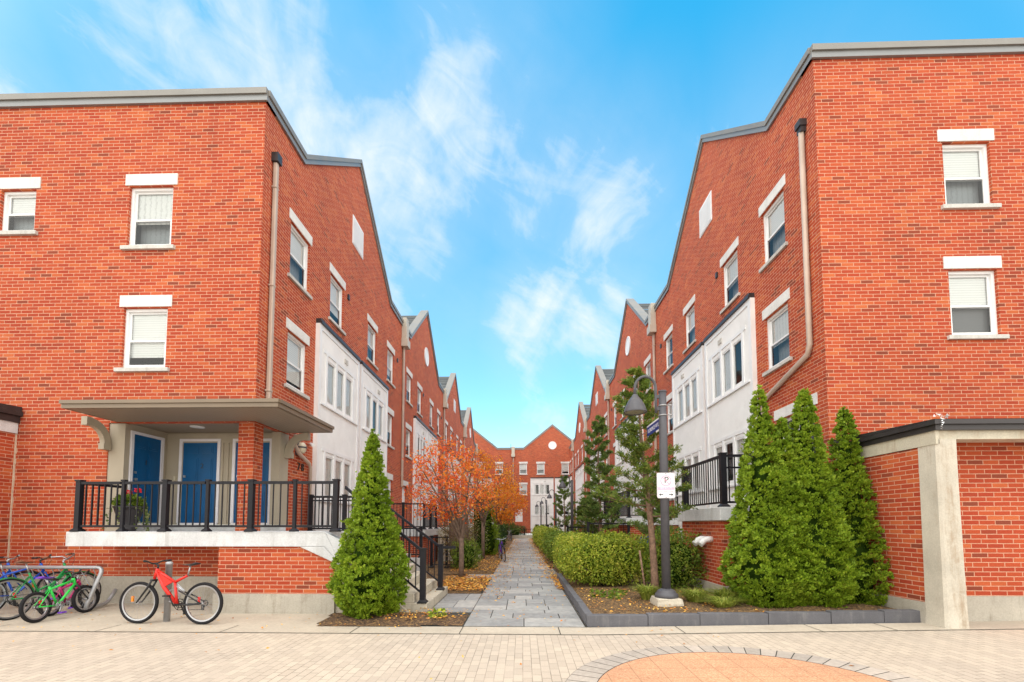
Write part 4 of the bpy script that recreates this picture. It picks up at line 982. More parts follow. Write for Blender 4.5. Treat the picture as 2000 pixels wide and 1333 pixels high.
#@@LAMPS
# ------------------------------------------------------------------ street lamps
def lamp(loc, label):
    l = thing('street_lamp', loc, label, 'street lamp', 'bell shaped lamps along the path')
    m = MB(); m.tube([(0, 0, .25), (0, 0, 3.0), (0, 0, 3.86)], [.078, .074, .068], 16); m.lathe([(.068, 3.86), (.074, 3.865), (.074, 3.89), (0, 3.90)], n=16); m.build('pole', LAMPM, l)
    b = MB(); b.lathe([(.20, .14), (.205, .18), (.19, .215), (.165, .23), (.16, .25), (.135, .275), (.11, .285), (.082, .30)], n=24); b.build('base_ring', LAMPM, l)
    f = MB(); rr = random.Random(2); rings = []
    for z, s in ((-.1, .235), (.06, .225), (.13, .215), (.145, .19)):
        rings.append([(s*a + rr.uniform(-.012, .012), s*b_ + rr.uniform(-.012, .012), z + rr.uniform(-.006, .006)) for a, b_ in ((-1, -1), (0, -1.02), (1, -1), (1, 0), (1, 1), (0, 1), (-1, 1), (-1, 0))])
    f.grid(rings, True, True, False); f.build('footing', CONCS, l)
    a = MB(); cx, r_, zc = -.31, .19, 3.94; pts = [(cx+r_, 0, 3.48), (cx+r_, 0, 3.7)] + [(cx + r_*math.cos(t), 0, zc + .22*math.sin(t)) for t in [R(10*i) for i in range(19)]] + [(cx-r_, 0, 3.80)]
    a.tube(pts, .026, 10); a.build('arm', LAMPM, l)
    k = MB()
    for z in (3.78, 3.56): k.box(-.14, -.06, -.02, .02, z-.03, z+.03)
    k.build('bracket', LAMPM, l)
    s = MB(); s.lathe([(.03, .17), (.045, .16), (.06, .13), (.115, .055), (.125, .045), (.13, .03), (.165, -.03), (.192, -.10), (.205, -.155), (.208, -.175), (.196, -.175), (.18, -.10), (.12, .02), (.02, .1)], (cx-r_, 0, 3.66), 28); so = s.build('lamp_shade', LAMPM, l)
    g = MB(); g.lathe([(.0, -.150), (.12, -.155), (.185, -.165), (.185, -.150)], (cx-r_, 0, 3.66), 24); g.build('diffuser', m_diff, so)
    return l
m_diff = m_plain('lamp_diffuser', (.35, .32, .26), .3)
LP1 = (2.57, 8.2, gz(2.57)+.13)
l1 = lamp(LP1, 'nearest bell lamp post, with parking sign, by the planter')
for (x, y, s, lb) in ((2.63, 24.0, .0, 'second bell lamp post along the path, behind the hedge'), (2.62, 35.5, .1, 'third bell lamp post along the path, left of the small conifer'), (2.5, 47, .2, 'fourth bell lamp post, far along the path before the white bay'), (2.25, 55, .2, 'farthest small bell lamp post at the end of the path')):
    c = copy_tree(l1); c.location = (x, y, s+.08); c['label'] = lb
for z in (3.60, 3.42):
    wc = MB(); wc.lathe([(.074, z), (.086, z+.012), (.074, z+.024)], (0, 0, 0), 16); wc.tube([(.08, -.06, z+.01), (.14, -.09, z+.0)], .012, 6); wc.build('pole_clamp', GALV, l1)

# no parking sign
sg = thing('parking_sign', (LP1[0], LP1[1]-.10, 2.30), 'white sign FIRE ROUTE TOW AWAY ZONE on the near lamp post', 'sign')
def rrect(w, h, r, n=6):
    p = []
    for cx, cz, a0 in ((w/2-r, h/2-r, 0), (-w/2+r, h/2-r, 90), (-w/2+r, -h/2+r, 180), (w/2-r, -h/2+r, 270)):
        for i in range(n+1): t = R(a0+90*i/n); p.append((cx+r*math.cos(t), cz+r*math.sin(t)))
    return p
MB().prism(rrect(.32, .455, .03), 0, .006).build('plate', SIGNW, sg)
bd = MB(); A = rrect(.305, .44, .026); B = rrect(.295, .43, .022)
for i in range(len(A)):
    j = (i+1) % len(A); bd.face([(A[i][0], -.001, A[i][1]), (A[j][0], -.001, A[j][1]), (B[j][0], -.001, B[j][1]), (B[i][0], -.001, B[i][1])])
bd.build('border', SIGNG, sg)
lettering('letter', 'P', .165, SIGNK, sg, (.008, -.0015, .09), (R(90), 0, 0), .0008)
rg = MB()
for i in range(40):
    a, b = 2*math.pi*i/40, 2*math.pi*(i+1)/40; rg.face([(r_*math.cos(t), -.003, .085+r_*math.sin(t)) for r_, t in ((.082, a), (.098, a), (.098, b), (.082, b))])
rg.face([(-.068, -.0035, .147), (-.057, -.0035, .155), (.068, -.0035, .023), (.057, -.0035, .015)]); rg.build('prohibition_ring', SIGNP, sg)
bnd = MB(); bnd.box(-.14, .14, -.0012, 0, -.080, -.030); bnd.build('band', SIGNP, sg)
lettering('lettering', 'FIRE ROUTE', .047, SIGNW, sg, (0, -.002, -.055), (R(90), 0, 0), .0006, .92)
lettering('lettering', 'TOW AWAY ZONE', .036, SIGNG, sg, (0, -.0015, -.108), (R(90), 0, 0), .0006, .86)
ar = MB()
for s in (-1, 1):
    c = .085*s; q = [(c+.045*s, -.165), (c+.005*s, -.138), (c+.012*s, -.157), (c-.035*s, -.157), (c-.035*s, -.173), (c+.012*s, -.173), (c+.005*s, -.192)]
    ar.face([(x, -.0015, z) for x, z in (q[::-1] if s > 0 else q)])
ar.build('arrow', SIGNK, sg)
bo = MB(); bo.lathe([(.008, 0), (.008, .003)], n=8)
for z in (.21, -.21):
    q = MB(); q.tube([(0, -.004, z), (0, .0, z)], .007, 8); q.build('bolt', SIGNK, sg)
# street name sign running back from the post
ss = thing('street_sign', (LP1[0], LP1[1]+.12, 3.50), 'blue and white street name sign FLORENCE WYLE high on the near lamp post', 'sign')
MB().box(-.004, .004, 0, .92, -.10, .10).build('blade', SIGNB, ss); m = MB(); m.box(-.0045, .0045, -.0, .92, .085, .115); m.build('blade_edge', SIGNW, ss)
MB().box(-.006, .006, -.05, .3, -.14, -.105).build('sub_blade', SIGNW, ss)
lettering('lettering', 'FLORENCE WYLE', .115, SIGNW, ss, (-.0045, .46, -.01), (R(90), 0, R(-90)), .001, .88)
#@@BIKES
# ------------------------------------------------------------------ bicycles
def wheel(parent, x, Rr, tyre=.022, name='wheel', rim=ALLOY, spokes=28):
    w = MB(); w.torus((x, 0, Rr), Rr-tyre, tyre, n=44, m=8); wo = w.build(name, RUBBER, parent)
    r_ = MB(); 
    rings = []
    for i in range(41):
        a = 2*math.pi*i/40; rings.append([(x+q*math.cos(a), yy, Rr+q*math.sin(a)) for q, yy in ((Rr-2*tyre+.006, -.012), (Rr-2*tyre+.006, .012), (Rr-2*tyre-.018, .009), (Rr-2*tyre-.018, -.009))])
    r_.grid(rings, True, False, False); r_.build('rim', rim, wo)
    s = MB()
    for i in range(spokes):
        a = 2*math.pi*i/spokes; b = a + (.5 if (i//2) % 2 else -.5); y = .028 if i % 2 else -.028
        s.tube([(x+.02*math.cos(b), y, Rr+.02*math.sin(b)), (x+(Rr-2*tyre-.01)*math.cos(a), 0, Rr+(Rr-2*tyre-.01)*math.sin(a))], .0014, 3, False)
    s.tube([(x, -.045, Rr), (x, .045, Rr)], .018, 10); s.build('spokes', ALLOY, wo); return wo
def bicycle(name, loc, rz, lean, label, Rr, wb, frame, style='city', saddle=BLACKP, fender=None, bar=BLACKP, fork=None, steer=0, tyre=.02, hs=1.0, kick=False, wrot=0, cat='bicycle', group='bicycles in the rack by the porch'):
    b = thing(name, loc, label, cat, group); b.rotation_euler = (lean, 0, rz)
    k = wb/1.06; Z = lambda z: Rr + (z-.33)*k*hs; X = lambda x: x*k
    rh = (0, Rr); fh_ = (wb, Rr); bb = (X(.43), Rr - .03); st_ = (X(.28), Z(.74)); ht = (X(.80), Z(.86)); hb = (X(.84), Z(.70))
    P = lambda q, y=0: (q[0], y, q[1])
    f = MB()
    if style == 'mtb':
        kn = (X(.49), Z(.65)); mast = (X(.29), Z(.755))
        f.tube([P(ht), P(hb)], .024, 12)
        f.tube([P((X(.80), Z(.80))), P((X(.66), Z(.56))), P((bb[0]+.02, bb[1]+.03))], [.027, .031, .027], 12)
        f.tube([P((X(.80), Z(.83))), P(kn)], [.022, .02], 12); f.tube([P(kn), P(mast)], [.023, .019], 12); f.tube([P(kn), P((X(.455), Z(.45))), P(bb)], [.021, .02, .025], 12)
        f.face([P((X(.78), Z(.80)), .012), P((X(.52), Z(.655)), .012), P((X(.66), Z(.575)), .012)]); f.face([P((X(.66), Z(.575)), -.012), P((X(.52), Z(.655)), -.012), P((X(.78), Z(.80)), -.012)])
    else:
        f.tube([P(ht), P(hb)], .022, 10); f.tube([P((hb[0], hb[1]+.02)), P(bb)], .02, 10); f.tube([P(bb), P(st_)], .018, 10)
        if style == 'step': f.tube([P((hb[0]-.01, hb[1]+.07)), P((X(.62), Z(.52))), P((X(.385), Z(.42)))], .018, 10)
        else: f.tube([P((ht[0]+.01, ht[1]-.04)), P((st_[0]+.015, st_[1]-.05))], .018, 10)
        for y in (-.055, .055): f.tube([P(bb, y*.5), P(rh, y)], .010, 8); f.tube([P((st_[0]+.01, st_[1]-.06), y*.3), P(rh, y)], .008, 8)
    fr = f.build('frame', frame, b)
    if style == 'mtb':
        sw = MB()
        for y in (-.06, .06): sw.tube([P((bb[0]-.0, bb[1]+.01), y*.6), P((X(.2), Rr-.02), y), P(rh, y)], .014, 8); sw.tube([P((X(.40), Z(.52)), y*.4), P((X(.2), Z(.44)), y), P(rh, y)], .011, 8)
        sw.build('swing_arm', BLACKP, b)
        sk = MB(); sk.tube([P((X(.45), Z(.60))), P((X(.33), Z(.50)))], .014, 8)
        for i in range(7):
            t = i/7; q = (X(.45)-(X(.12))*t, Z(.60)-(Z(.60)-Z(.50))*t); sk.torus((q[0], 0, q[1]), .024, .006, n=12, m=5)
        sk.build('shock', ALLOY, b)
        lettering('decal', 'MOUNTAIN', .07, SIGNW, fr, (X(.70), .041, Z(.66)), (R(90), R(0), 0), .001) if False else None
    fk = MB()
    for y in (-.05, .05): fk.tube([P((hb[0], hb[1]-.02), y), P((X(.90), Z(.56)), y), P(fh_, y)], [.014, .017 if style == 'mtb' else .012, .011], 8)
    fk.tube([P((hb[0]+.005, hb[1]-.025), -.06), P((hb[0]+.005, hb[1]-.025), .06)], .018, 8); fk.build('fork', fork or BLACKP, b)
    w1 = wheel(b, 0, Rr, tyre); w2 = wheel(b, wb, Rr, tyre)
    if fender:
        for cx, a0, a1 in ((0, 10, 165), (wb, 40, 150)):
            q = MB(); rings = []
            for i in range(15):
                a = R(a0 + (a1-a0)*i/14); rr_ = Rr + .018; rings.append([(cx+(rr_+dr)*math.cos(a), y, Rr+(rr_+dr)*math.sin(a)) for y, dr in ((-.03, -.012), (0, .006), (.03, -.012), (.0, 0.0))])
            q.grid(rings, True, True, True); q.build('fender', fender, b)
    # seat
    sp = MB(); s0 = (X(.29), Z(.75)) if style == 'mtb' else st_; s1 = (s0[0]-.035, Z(.90)); sp.tube([P(s0), P(s1)], .013, 8); sp.build('seat_post', ALLOY, b)
    sa = MB(); prof = [(-.13, .062, .012), (-.09, .072, .022), (-.02, .052, .018), (.06, .022, .012), (.13, .014, .006)]; rings = []
    for dx, w_2, hgt in prof: rings.append([(s1[0]+dx, w_2*math.cos(t), s1[1]+.02+hgt*math.sin(t)+(.02 if dx < -.05 else 0)) for t in [2*math.pi*i/10 for i in range(10)]])
    sa.grid(rings, True, True); sa.build('saddle', saddle, b)
    # bars
    hn = MB(); top = (ht[0]-.012, ht[1]+.05); hn.tube([P(ht), P(top)], .014, 8); sm = (top[0]+.07, top[1]+.03); hn.tube([P(top), P(sm)], .015, 8)
    ca, sa_ = math.cos(steer), math.sin(steer)
    def hp(x, y, z): return (sm[0] + x*ca - y*sa_, x*sa_ + y*ca, sm[1] + z)
    if style == 'step' : pts = [hp(-.20, -.27, .06), hp(-.06, -.25, .07), hp(.02, -.14, .06), hp(0, 0, 0), hp(.02, .14, .06), hp(-.06, .25, .07), hp(-.20, .27, .06)]
    else: pts = [hp(-.05, -.30*k, .045), hp(0, -.16*k, .035), hp(0, -.06, 0), hp(0, .06, 0), hp(0, .16*k, .035), hp(-.05, .30*k, .045)]
    hn.tube(pts, .0125, 8); hb_ = hn.build('handlebar', bar if style == 'step' else bar, b)
    for a, c in ((pts[0], pts[1]), (pts[-1], pts[-2])): a = Vector(a); c = Vector(c); gp = MB(); gp.tube([a, a + (c-a)*.7 if (c-a).length < .2 else a+(c-a).normalized()*.11], .018, 8); gp.build('grip', BLACKP if saddle is not SADDLEB else SADDLEB, hb_)
    cab = MB()
    for y in (-.1, .1): cab.tube([pts[1 if y < 0 else -2], (sm[0]+.08, y*.6, sm[1]-.02), (hb[0]+.03, y*.3, hb[1]+.05)], .003, 4)
    cab.build('cable', BLACKP, hb_)
    # drive
    cr_ = MB(); cr_.torus((bb[0], -.05, bb[1]), .085*k, .006, n=28, m=6); cr_.torus((bb[0], -.05, bb[1]), .05*k, .006, n=24, m=6)
    for i in range(5): a = i*1.257; cr_.tube([(bb[0], -.05, bb[1]), (bb[0]+.085*k*math.cos(a), -.05, bb[1]+.085*k*math.sin(a))], .006, 5)
    cr_.tube([(bb[0], -.07, bb[1]), (bb[0], .07, bb[1])], .018, 8)
    a = R(-115); L_ = .165*k
    for s in (-1, 1):
        e = (bb[0]+s*L_*math.cos(a), bb[1]+s*L_*math.sin(a)); cr_.tube([P(bb, -.075*s), P(e, -.085*s)], .010, 6)
    co2 = cr_.build('crank', BLACKP if style == 'mtb' else ALLOY, b)
    pd = MB()
    for s in (-1, 1):
        e = (bb[0]+s*L_*math.cos(a), bb[1]+s*L_*math.sin(a)); pd.box(e[0]-.04, e[0]+.04, -.085*s-.09*s, -.085*s-.01*s, e[1]-.012, e[1]+.012)
    pd.build('pedal', PURPLE if style == 'kid' else BLACKP, co2)
    ch = MB(); ch.tube([(bb[0], -.05, bb[1]+.085*k), (0, -.045, Rr+.04)], .004, 4); ch.tube([(bb[0], -.05, bb[1]-.085*k), (.04, -.045, Rr-.10*k), (0, -.045, Rr-.05)], .004, 4); ch.torus((0, -.045, Rr), .045, .008, n=18, m=5); ch.box(.02, .06, -.055, -.04, Rr-.11*k, Rr-.03); ch.build('chain', BLACKP, b)
    for cx, m_, nm in ((wb, AMBER, w2), (0, REFRED, w1)):
        q = MB(); q.box(cx+.10*(1 if cx else .6), cx+.10*(1 if cx else .6)+.03, -.012, .012, Rr-.05+.06, Rr+.10); q.build('reflector', m_, nm)
    if kick: q = MB(); q.tube([P((X(.30), Rr-.02), .05), P((X(.22), .02), .16)], .008, 6); q.build('kickstand', ALLOY, b)
    return b
rb_ = bicycle('bicycle', (-5.14, 7.17, .0), R(180-2.5), R(3), 'red mountain bike leaning on a grey post', .335, 1.10, RED, 'mtb', tyre=.026, fork=BLACKP, steer=R(8), group='bicycles by the porch')
tx = bicycle
# rack bicycles stand nose to the wall
tx('bicycle', (-7.93, 7.23, 0), R(91), R(-6), 'small lime green child bike with purple saddle, nearest in the rack', .25, .85, LIME, 'kid', saddle=PURPLE, tyre=.028, hs=.95, steer=R(-20), bar=BLACKP)
tx('bicycle', (-8.60, 7.42, 0), R(80), R(-8), 'dark green bicycle with green mudguard and brown saddle', .345, 1.08, GREEN, 'step', saddle=SADDLEB, fender=LIME if False else GREEN, bar=ALLOY, tyre=.017, fork=GREEN)
tx('bicycle', (-9.35, 7.62, 0), R(72), R(-7), 'blue bicycle behind the green one, with black flat handlebar', .345, 1.05, BLUE, 'city', tyre=.02, bar=BLACKP, fork=BLUE)
tx('bicycle', (-9.95, 7.60, 0), R(76), R(-5), 'blue bicycle at the left border with silver stem', .345, 1.05, BLUE, 'city', tyre=.02, bar=ALLOY, fork=BLUE, fender=BLACKP)
tx('bicycle', (-8.25, 7.75, 0), R(92), R(-9), 'magenta child bike squeezed between the two green bikes', .22, .75, MAGENTA, 'kid', saddle=BLACKP, tyre=.025, hs=.95, bar=ALLOY)
tx('bicycle', (-.98, 20.2, .02), R(-78), R(6), 'purple bicycle parked beside the path by the maples', .34, 1.05, PURPLE, 'city', tyre=.02, bar=ALLOY, fender=BLACKP, group='bicycles parked along the path')
tx('bicycle', (-1.32, 44.0, .02), R(-80), R(5), 'silver bicycle far along the path', .34, 1.05, ALLOY, 'city', tyre=.02, bar=ALLOY, group='bicycles parked along the path')
tx('bicycle', (-1.15, 45.5, .02), R(-85), R(5), 'dark bicycle behind the silver one far along the path', .34, 1.05, BLACKP, 'city', tyre=.02, bar=BLACKP, group='bicycles parked along the path')
pg = thing('hitching_post', (-5.88, 7.38, 0), 'galvanised steel post behind the red bicycle', 'post')
m = MB(); m.lathe([(.048, 0), (.048, .93), (.052, .93), (.052, .97), (.03, .985), (0, .985)], n=16); m.build('tube', GALV, pg); m = MB()
m.torus((0, 0, 0), .10, .012, n=24); o = m.build('lock_ring', GALV, pg); o.location = (.08, .0, .42); o.rotation_euler = (0, R(0), R(20))
# bent tube rack
rk = thing('bike_rack', (-8.6, 8.2, 0), 'galvanised tube bicycle rack below the porch', 'bike rack')
def rounded(pts, r=.10, n=5):
    pts = [Vector(p) for p in pts]; out_ = [pts[0]]
    for a, b, c in zip(pts, pts[1:], pts[2:]):
        d1 = (a-b).normalized(); d2 = (c-b).normalized(); p, q = b+d1*r, b+d2*r
        for i in range(n+1): t = i/n; out_.append(p*(1-t)**2 + b*2*t*(1-t) + q*t*t)
    out_.append(pts[-1]); return out_
m = MB(); m.tube(rounded([(-3.2, .05, .80), (.78, .05, .80), (.62, -.12, .05), (.42, .55, .06), (.42, .72, .30)], .13), .034, 12); m.build('frame_tube', GALV, rk)
m = MB()
for i in range(9):
    x = -2.9 + .4*i; m.tube(rounded([(x, .05, .78), (x+.02, .12, .68), (x+.16, .18, .35), (x+.26, .12, .68), (x+.28, .05, .78)], .05, 3), .008, 6)
m.build('wheel_hooks', GALV, rk)
#@@PLANTS
# ------------------------------------------------------------------ plants
def cedar(name, loc, h, r, label, n=6500, seed=1, twin=None, group='clipped columnar cedars', sharp=1.0, cat='cedar'):
    t = thing(name, loc, label, cat, group); g = np.random.default_rng(seed); rr = random.Random(seed)
    def prof(s):   # radius along the height, s in 0..1
        b = 1 - max(0, s-.16)/.84
        return r * (min(1, (s+.05)/.20)**.45) * (.80*b**(1.0*sharp) + .20*b**.4*(1 if s < .93 else (1-s)/.07)) * (1 + .045*math.sin(s*15+seed) + .03*math.sin(s*31+2*seed))
    cones = [(0, 0, h, 1.0)] + ([twin] if twin else [])
    Pp, Dd, Nn, ln, wd = [], [], [], [], []
    core = MB()
    for (ox, oy, hh, sc) in cones:
        zs = [.08 + (hh-.2)*i/14 for i in range(15)]
        rings = []
        for z in zs:
            rad = max(.01, prof(z/hh)*sc*.60 - .05); rings.append([(ox + rad*math.cos(a)*(1+.08*noise.noise((math.cos(a)*2, math.sin(a)*2, z*2+seed))), oy + rad*math.sin(a), z) for a in [2*math.pi*k/20 for k in range(20)]])
        core.grid(rings, True, True)
        cnt = int(n*sc/11)
        for _ in range(cnt):
            s = 1 - math.sqrt(rr.random()*.985) if rr.random() < .75 else rr.random()*.97
            a = rr.uniform(0, 2*math.pi); z = s*hh
            lump = noise.noise((math.cos(a)*r*3.0+seed, math.sin(a)*r*3.0, z*3.0))
            rad = prof(s)*sc*(1 + .20*lump) * (1 - .36*rr.random()**1.6) + .012
            o_ = Vector((math.cos(a), math.sin(a), 0)); c = Vector((ox, oy, z)) + o_*rad; up = Vector((0, 0, 1)); side = up.cross(o_)
            cd = (o_*.7 + up*rr.uniform(.5, 1.5) + side*rr.gauss(0, .55)).normalized(); cr_ = rr.uniform(.04, .085)*(.6 + .4*min(1, prof(s)/(.5*r)))
            roll = rr.uniform(-.6, .6); pn = (side*math.cos(roll) + up*math.sin(roll) + o_*rr.uniform(.3, 1.3)).normalized()
            for _ in range(26):
                # flat fan-shaped spray: leaflets rise from the tuft in a few near-parallel planes
                w = rr.gauss(0, .42); q2 = cd.cross(pn).normalized(); d0 = (cd + q2*w + pn*rr.gauss(0, .34)).normalized()
                p = c - cd*cr_ + d0*cr_*rr.uniform(.1, 1.15) + pn*rr.gauss(0, cr_*.35)
                nn = (pn + Vector((rr.gauss(0, .55), rr.gauss(0, .55), rr.gauss(0, .55)))).normalized(); Ls = rr.uniform(.028, .055)
                for f in (-.6, 0, .6):
                    Pp.append(p); Dd.append(d0 + d0.cross(nn)*f); Nn.append(nn); ln.append(Ls*(1-.3*abs(f))); wd.append(Ls*.36)
    V = leaves(np.array(Pp), np.array(Dd), np.array(Nn), ln, wd, .1); quads('foliage', CEDAR, V, t)
    core.build('shade_core', CEDARC, t)  # solid dark hull added behind the leaves to block light
    tk = MB(); tk.tube([(0, 0, -.05), (.01, 0, .15), (0, 0, .5)], [.07, .055, .05], 8)
    for i in range(5): a = i*1.3; tk.tube([(.03*math.cos(a), .03*math.sin(a), .0), (.10*math.cos(a), .10*math.sin(a), .3)], .018, 5)
    tk.build('trunk', BARK, t); return t
cedar('cedar', (-2.65, 7.85, .05), 3.25, .69, 'lone conical green cedar left of the path, before the stairs', 19000, 3, sharp=1.35)
cedar('cedar', (4.26, 8.1, .18), 3.95, .66, 'left tall cedar of the three, with a second lower tip', 20000, 5, twin=(.36, -.05, 3.40, .8), sharp=1.1)
cedar('cedar', (5.02, 8.05, .18), 3.92, .70, 'middle tall cedar of the three behind the stone edging', 22000, 8, sharp=1.1)
cedar('cedar', (5.86, 8.25, .18), 3.62, .66, 'right cedar of the three, against the shed wall', 19000, 13, sharp=1.1)
cedar('cedar', (-1.75, 23, .02), 3.3, .62, 'dark green cedar behind the purple bicycle', 5000, 17, group='clipped columnar cedars')

def leafy_tree(name, loc, label, seed, h0, cen, rad, ncl=260, per=22, mat=MAPLE, trunk=.065, group='orange autumn trees left of the path', lsz=.085, nlimb=7):
    """trunk, rising limbs, twigs to leaf clusters spread through an uneven crown volume"""
    t = thing(name, loc, label, 'tree', group); rr = random.Random(seed); wood = MB(); C_, Rd = Vector(cen), Vector(rad); nodes = []
    wood.tube([(0, 0, -.1), (.01, .01, h0*.5), (0, 0, h0)], [trunk*1.15, trunk, trunk*.92], 12)
    top = Vector((0, 0, h0))
    def limb(p, target, r0, lev, bulge):
        n = 7; pts = [p]; rads = [r0]; ctrl = p + (target-p)*.45 + Vector((0, 0, bulge))
        for i in range(1, n+1):
            u = i/n; q = p*(1-u)**2 + ctrl*2*u*(1-u) + target*u*u + Vector((rr.gauss(0, .02), rr.gauss(0, .02), rr.gauss(0, .02)))
            pts.append(q); rads.append(r0*(1-.72*u)); 
            if lev or i > 2: nodes.append((q, r0*(1-.72*u)))
        wood.tube(pts, rads, 8 if lev == 0 else 6); return pts, rads
    for i in range(nlimb):
        a = 2*math.pi*i/nlimb + rr.uniform(-.35, .35); k = 0 if i == 0 else rr.uniform(.55, .85)
        tg = C_ + Vector((Rd.x*k*math.cos(a), Rd.y*k*math.sin(a), Rd.z*(.72 if i == 0 else rr.uniform(-.15, .6))))
        pts, rads = limb(top - Vector((0, 0, rr.uniform(0, .35))), tg, trunk*rr.uniform(.42, .6), 0, rr.uniform(.25, .6))
        for j in (2, 3, 4, 5):
            for _ in range(2):
                d = Vector((rr.gauss(0, 1), rr.gauss(0, 1), rr.uniform(.0, 1.0))).normalized(); limb(pts[j], pts[j] + Vector((d.x*Rd.x, d.y*Rd.y, d.z*Rd.z))*rr.uniform(.3, .55), rads[j]*.6, 1, .06)
    cl = []
    while len(cl) < ncl:
        q = Vector((rr.uniform(-1, 1), rr.uniform(-1, 1), rr.uniform(-1, 1))); l = q.length
        if l > 1 or l < .25 and rr.random() < .6: continue
        lump = 1 + .35*noise.noise(q*2.2 + Vector((seed, 0, 0)))
        if l > lump: continue
        if noise.noise(q*3.4 + Vector((0, seed, 0))) < -.12: continue
        cl.append(C_ + Vector((q.x*Rd.x, q.y*Rd.y, q.z*Rd.z)))
    NP = np.array([tuple(x[0]) for x in nodes]); P0 = []
    for c in cl:
        k = int(np.argmin(((NP - np.array(tuple(c)))**2).sum(1))); b = nodes[k][0]
        wood.tube([b, b + (c-b)*.5 + Vector((0, 0, .04)), c], [min(.008, nodes[k][1]*.7), .005, .003], 4, False)
        for _ in range(per):
            u = rr.random()**.5; q = b + (c-b)*u; P0.append((q.x + rr.gauss(0, .11), q.y + rr.gauss(0, .11), q.z + rr.gauss(0, .075)))
    wood.build('trunk', BARK, t); P0 = np.array(P0); n = len(P0); g = np.random.default_rng(seed)
    D = g.normal(size=(n, 3)); D[:, 2] -= .3; Nn = g.normal(size=(n, 3))*.7 + [0, 0, 1]; ln = g.uniform(.65, 1.2, n)*lsz
    quads('crown', mat, leaves(P0, D, Nn, ln, ln*g.uniform(.5, .72, n), .18), t); return t
leafy_tree('maple_tree', (-1.80, 13.2, 0), 'nearest orange maple at the left edge of the path', 4, 1.25, (-.38, 0, 2.95), (1.6, 1.5, 1.35), 185, 22, MAPLE, .075, lsz=.088)
leafy_tree('maple_tree', (-1.78, 20.2, 0), 'second maple, yellow orange, behind the nearest one', 9, 1.7, (.0, 0, 3.5), (1.75, 1.7, 1.6), 170, 20, MAPLEY, .08, lsz=.10)
leafy_tree('maple_tree', (-1.6, 28.5, 0), 'third maple, golden orange, farther along the path', 15, 1.5, (.2, 0, 3.1), (1.9, 1.9, 1.6), 200, 20, MAPLEY, .08, lsz=.125)
leafy_tree('maple_tree', (-2.0, 37, 0), 'farthest maple, orange, small against the end block', 19, 1.5, (.3, 0, 3.3), (2.2, 2.2, 1.9), 190, 20, MAPLE, .08, lsz=.15)

def conifer(name, loc, label, H, spread, seed, n_br=46, z0=1.0, mat=NEEDLE, lean=(0, 0), trunk=.075, dens=60, nl=.075, group='conifers on the right of the path', topdense=0):
    t = thing(name, loc, label, 'conifer', group); rr = random.Random(seed); g = np.random.default_rng(seed); wood = MB()
    def axis(z): s = z/H; return Vector((lean[0]*s + .03*math.sin(s*7), lean[1]*s + .02*math.sin(s*9), z))
    pts = [axis(H*i/12) - Vector((0, 0, .08 if i == 0 else 0)) for i in range(13)]; wood.tube(pts, [trunk*(1-.9*i/12)+.006 for i in range(13)], 10)
    Pp, Dd = [], []
    for i in range(n_br):
        s = (z0/H) + (1-z0/H)*(i+rr.random())/n_br; p = axis(H*s); a = i*2.399 + rr.uniform(-.4, .4)
        L_ = spread*(1-s)**.75*rr.uniform(.5, 1.15) + .12; d = Vector((math.cos(a), math.sin(a), rr.uniform(-.05, .45))).normalized(); bp = [p]; m = 6
        for j in range(m):
            d = (d + Vector((rr.gauss(0, .1), rr.gauss(0, .1), rr.gauss(.05, .06)))).normalized(); bp.append(bp[-1] + d*L_/m)
        wood.tube(bp, [max(.004, .022*(1-s)*(1-j/(m+1))+.004) for j in range(m+1)], 5)
        for j in range(2, m+1):
            for k in range(2):
                e = (d + Vector((rr.gauss(0, .7), rr.gauss(0, .7), rr.gauss(.1, .3)))).normalized(); q = bp[j]; sl = L_*.28*rr.uniform(.5, 1.2)
                wood.tube([q, q+e*sl], .004, 3, False)
                cnt = int(dens*rr.uniform(.4, 1.3))
                for _ in range(cnt):
                    tt = rr.random(); Pp.append(q + e*sl*tt + Vector((rr.gauss(0, .028), rr.gauss(0, .028), rr.gauss(0, .022)))); Dd.append(e*.7 + Vector((rr.gauss(0, .6), rr.gauss(0, .6), rr.gauss(.2, .5))))
    wood.build('trunk', BARKC, t); n = len(Pp); ln = g.uniform(.6, 1.2, n)*nl
    quads('crown', mat, leaves(np.array(Pp), np.array(Dd), g.normal(size=(n, 3)), ln, ln*.30, .1), t); return t
conifer('conifer', (2.78, 9.6, .17), 'sparse leaning conifer with bare trunk right behind the near lamp post', 4.75, 1.25, 6, 52, 1.55, NEEDLE, (-.28, .1), .075, 58, .075)
conifer('conifer', (3.0, 17.6, .15), 'pointed dark conifer between the second lamp and the near lamp', 5.6, 1.25, 12, 62, .9, NEEDLED, (0, 0), .08, 62, .10)
conifer('conifer', (2.75, 29.5, .15), 'small thin conifer behind the second lamp post', 4.6, 1.3, 14, 40, .7, NEEDLED, (0, 0), .07, 30, .12)
conifer('conifer', (3.9, 27.5, .15), 'short bushy green conifer right of the second lamp post', 3.0, 1.3, 18, 40, .3, NEEDLE, (0, 0), .06, 40, .12)
conifer('conifer', (4.2, 14.6, .15), 'low spreading brownish conifer under the right terrace', 2.6, 1.2, 23, 36, .9, NEEDLED, (0, 0), .06, 36, .09)
conifer('conifer', (-1.55, 51, .1), 'small dark conifer at the far left end of the path', 3.0, 1.2, 25, 30, .3, NEEDLED, (0, 0), .06, 30, .14, group='conifers at the end of the path')

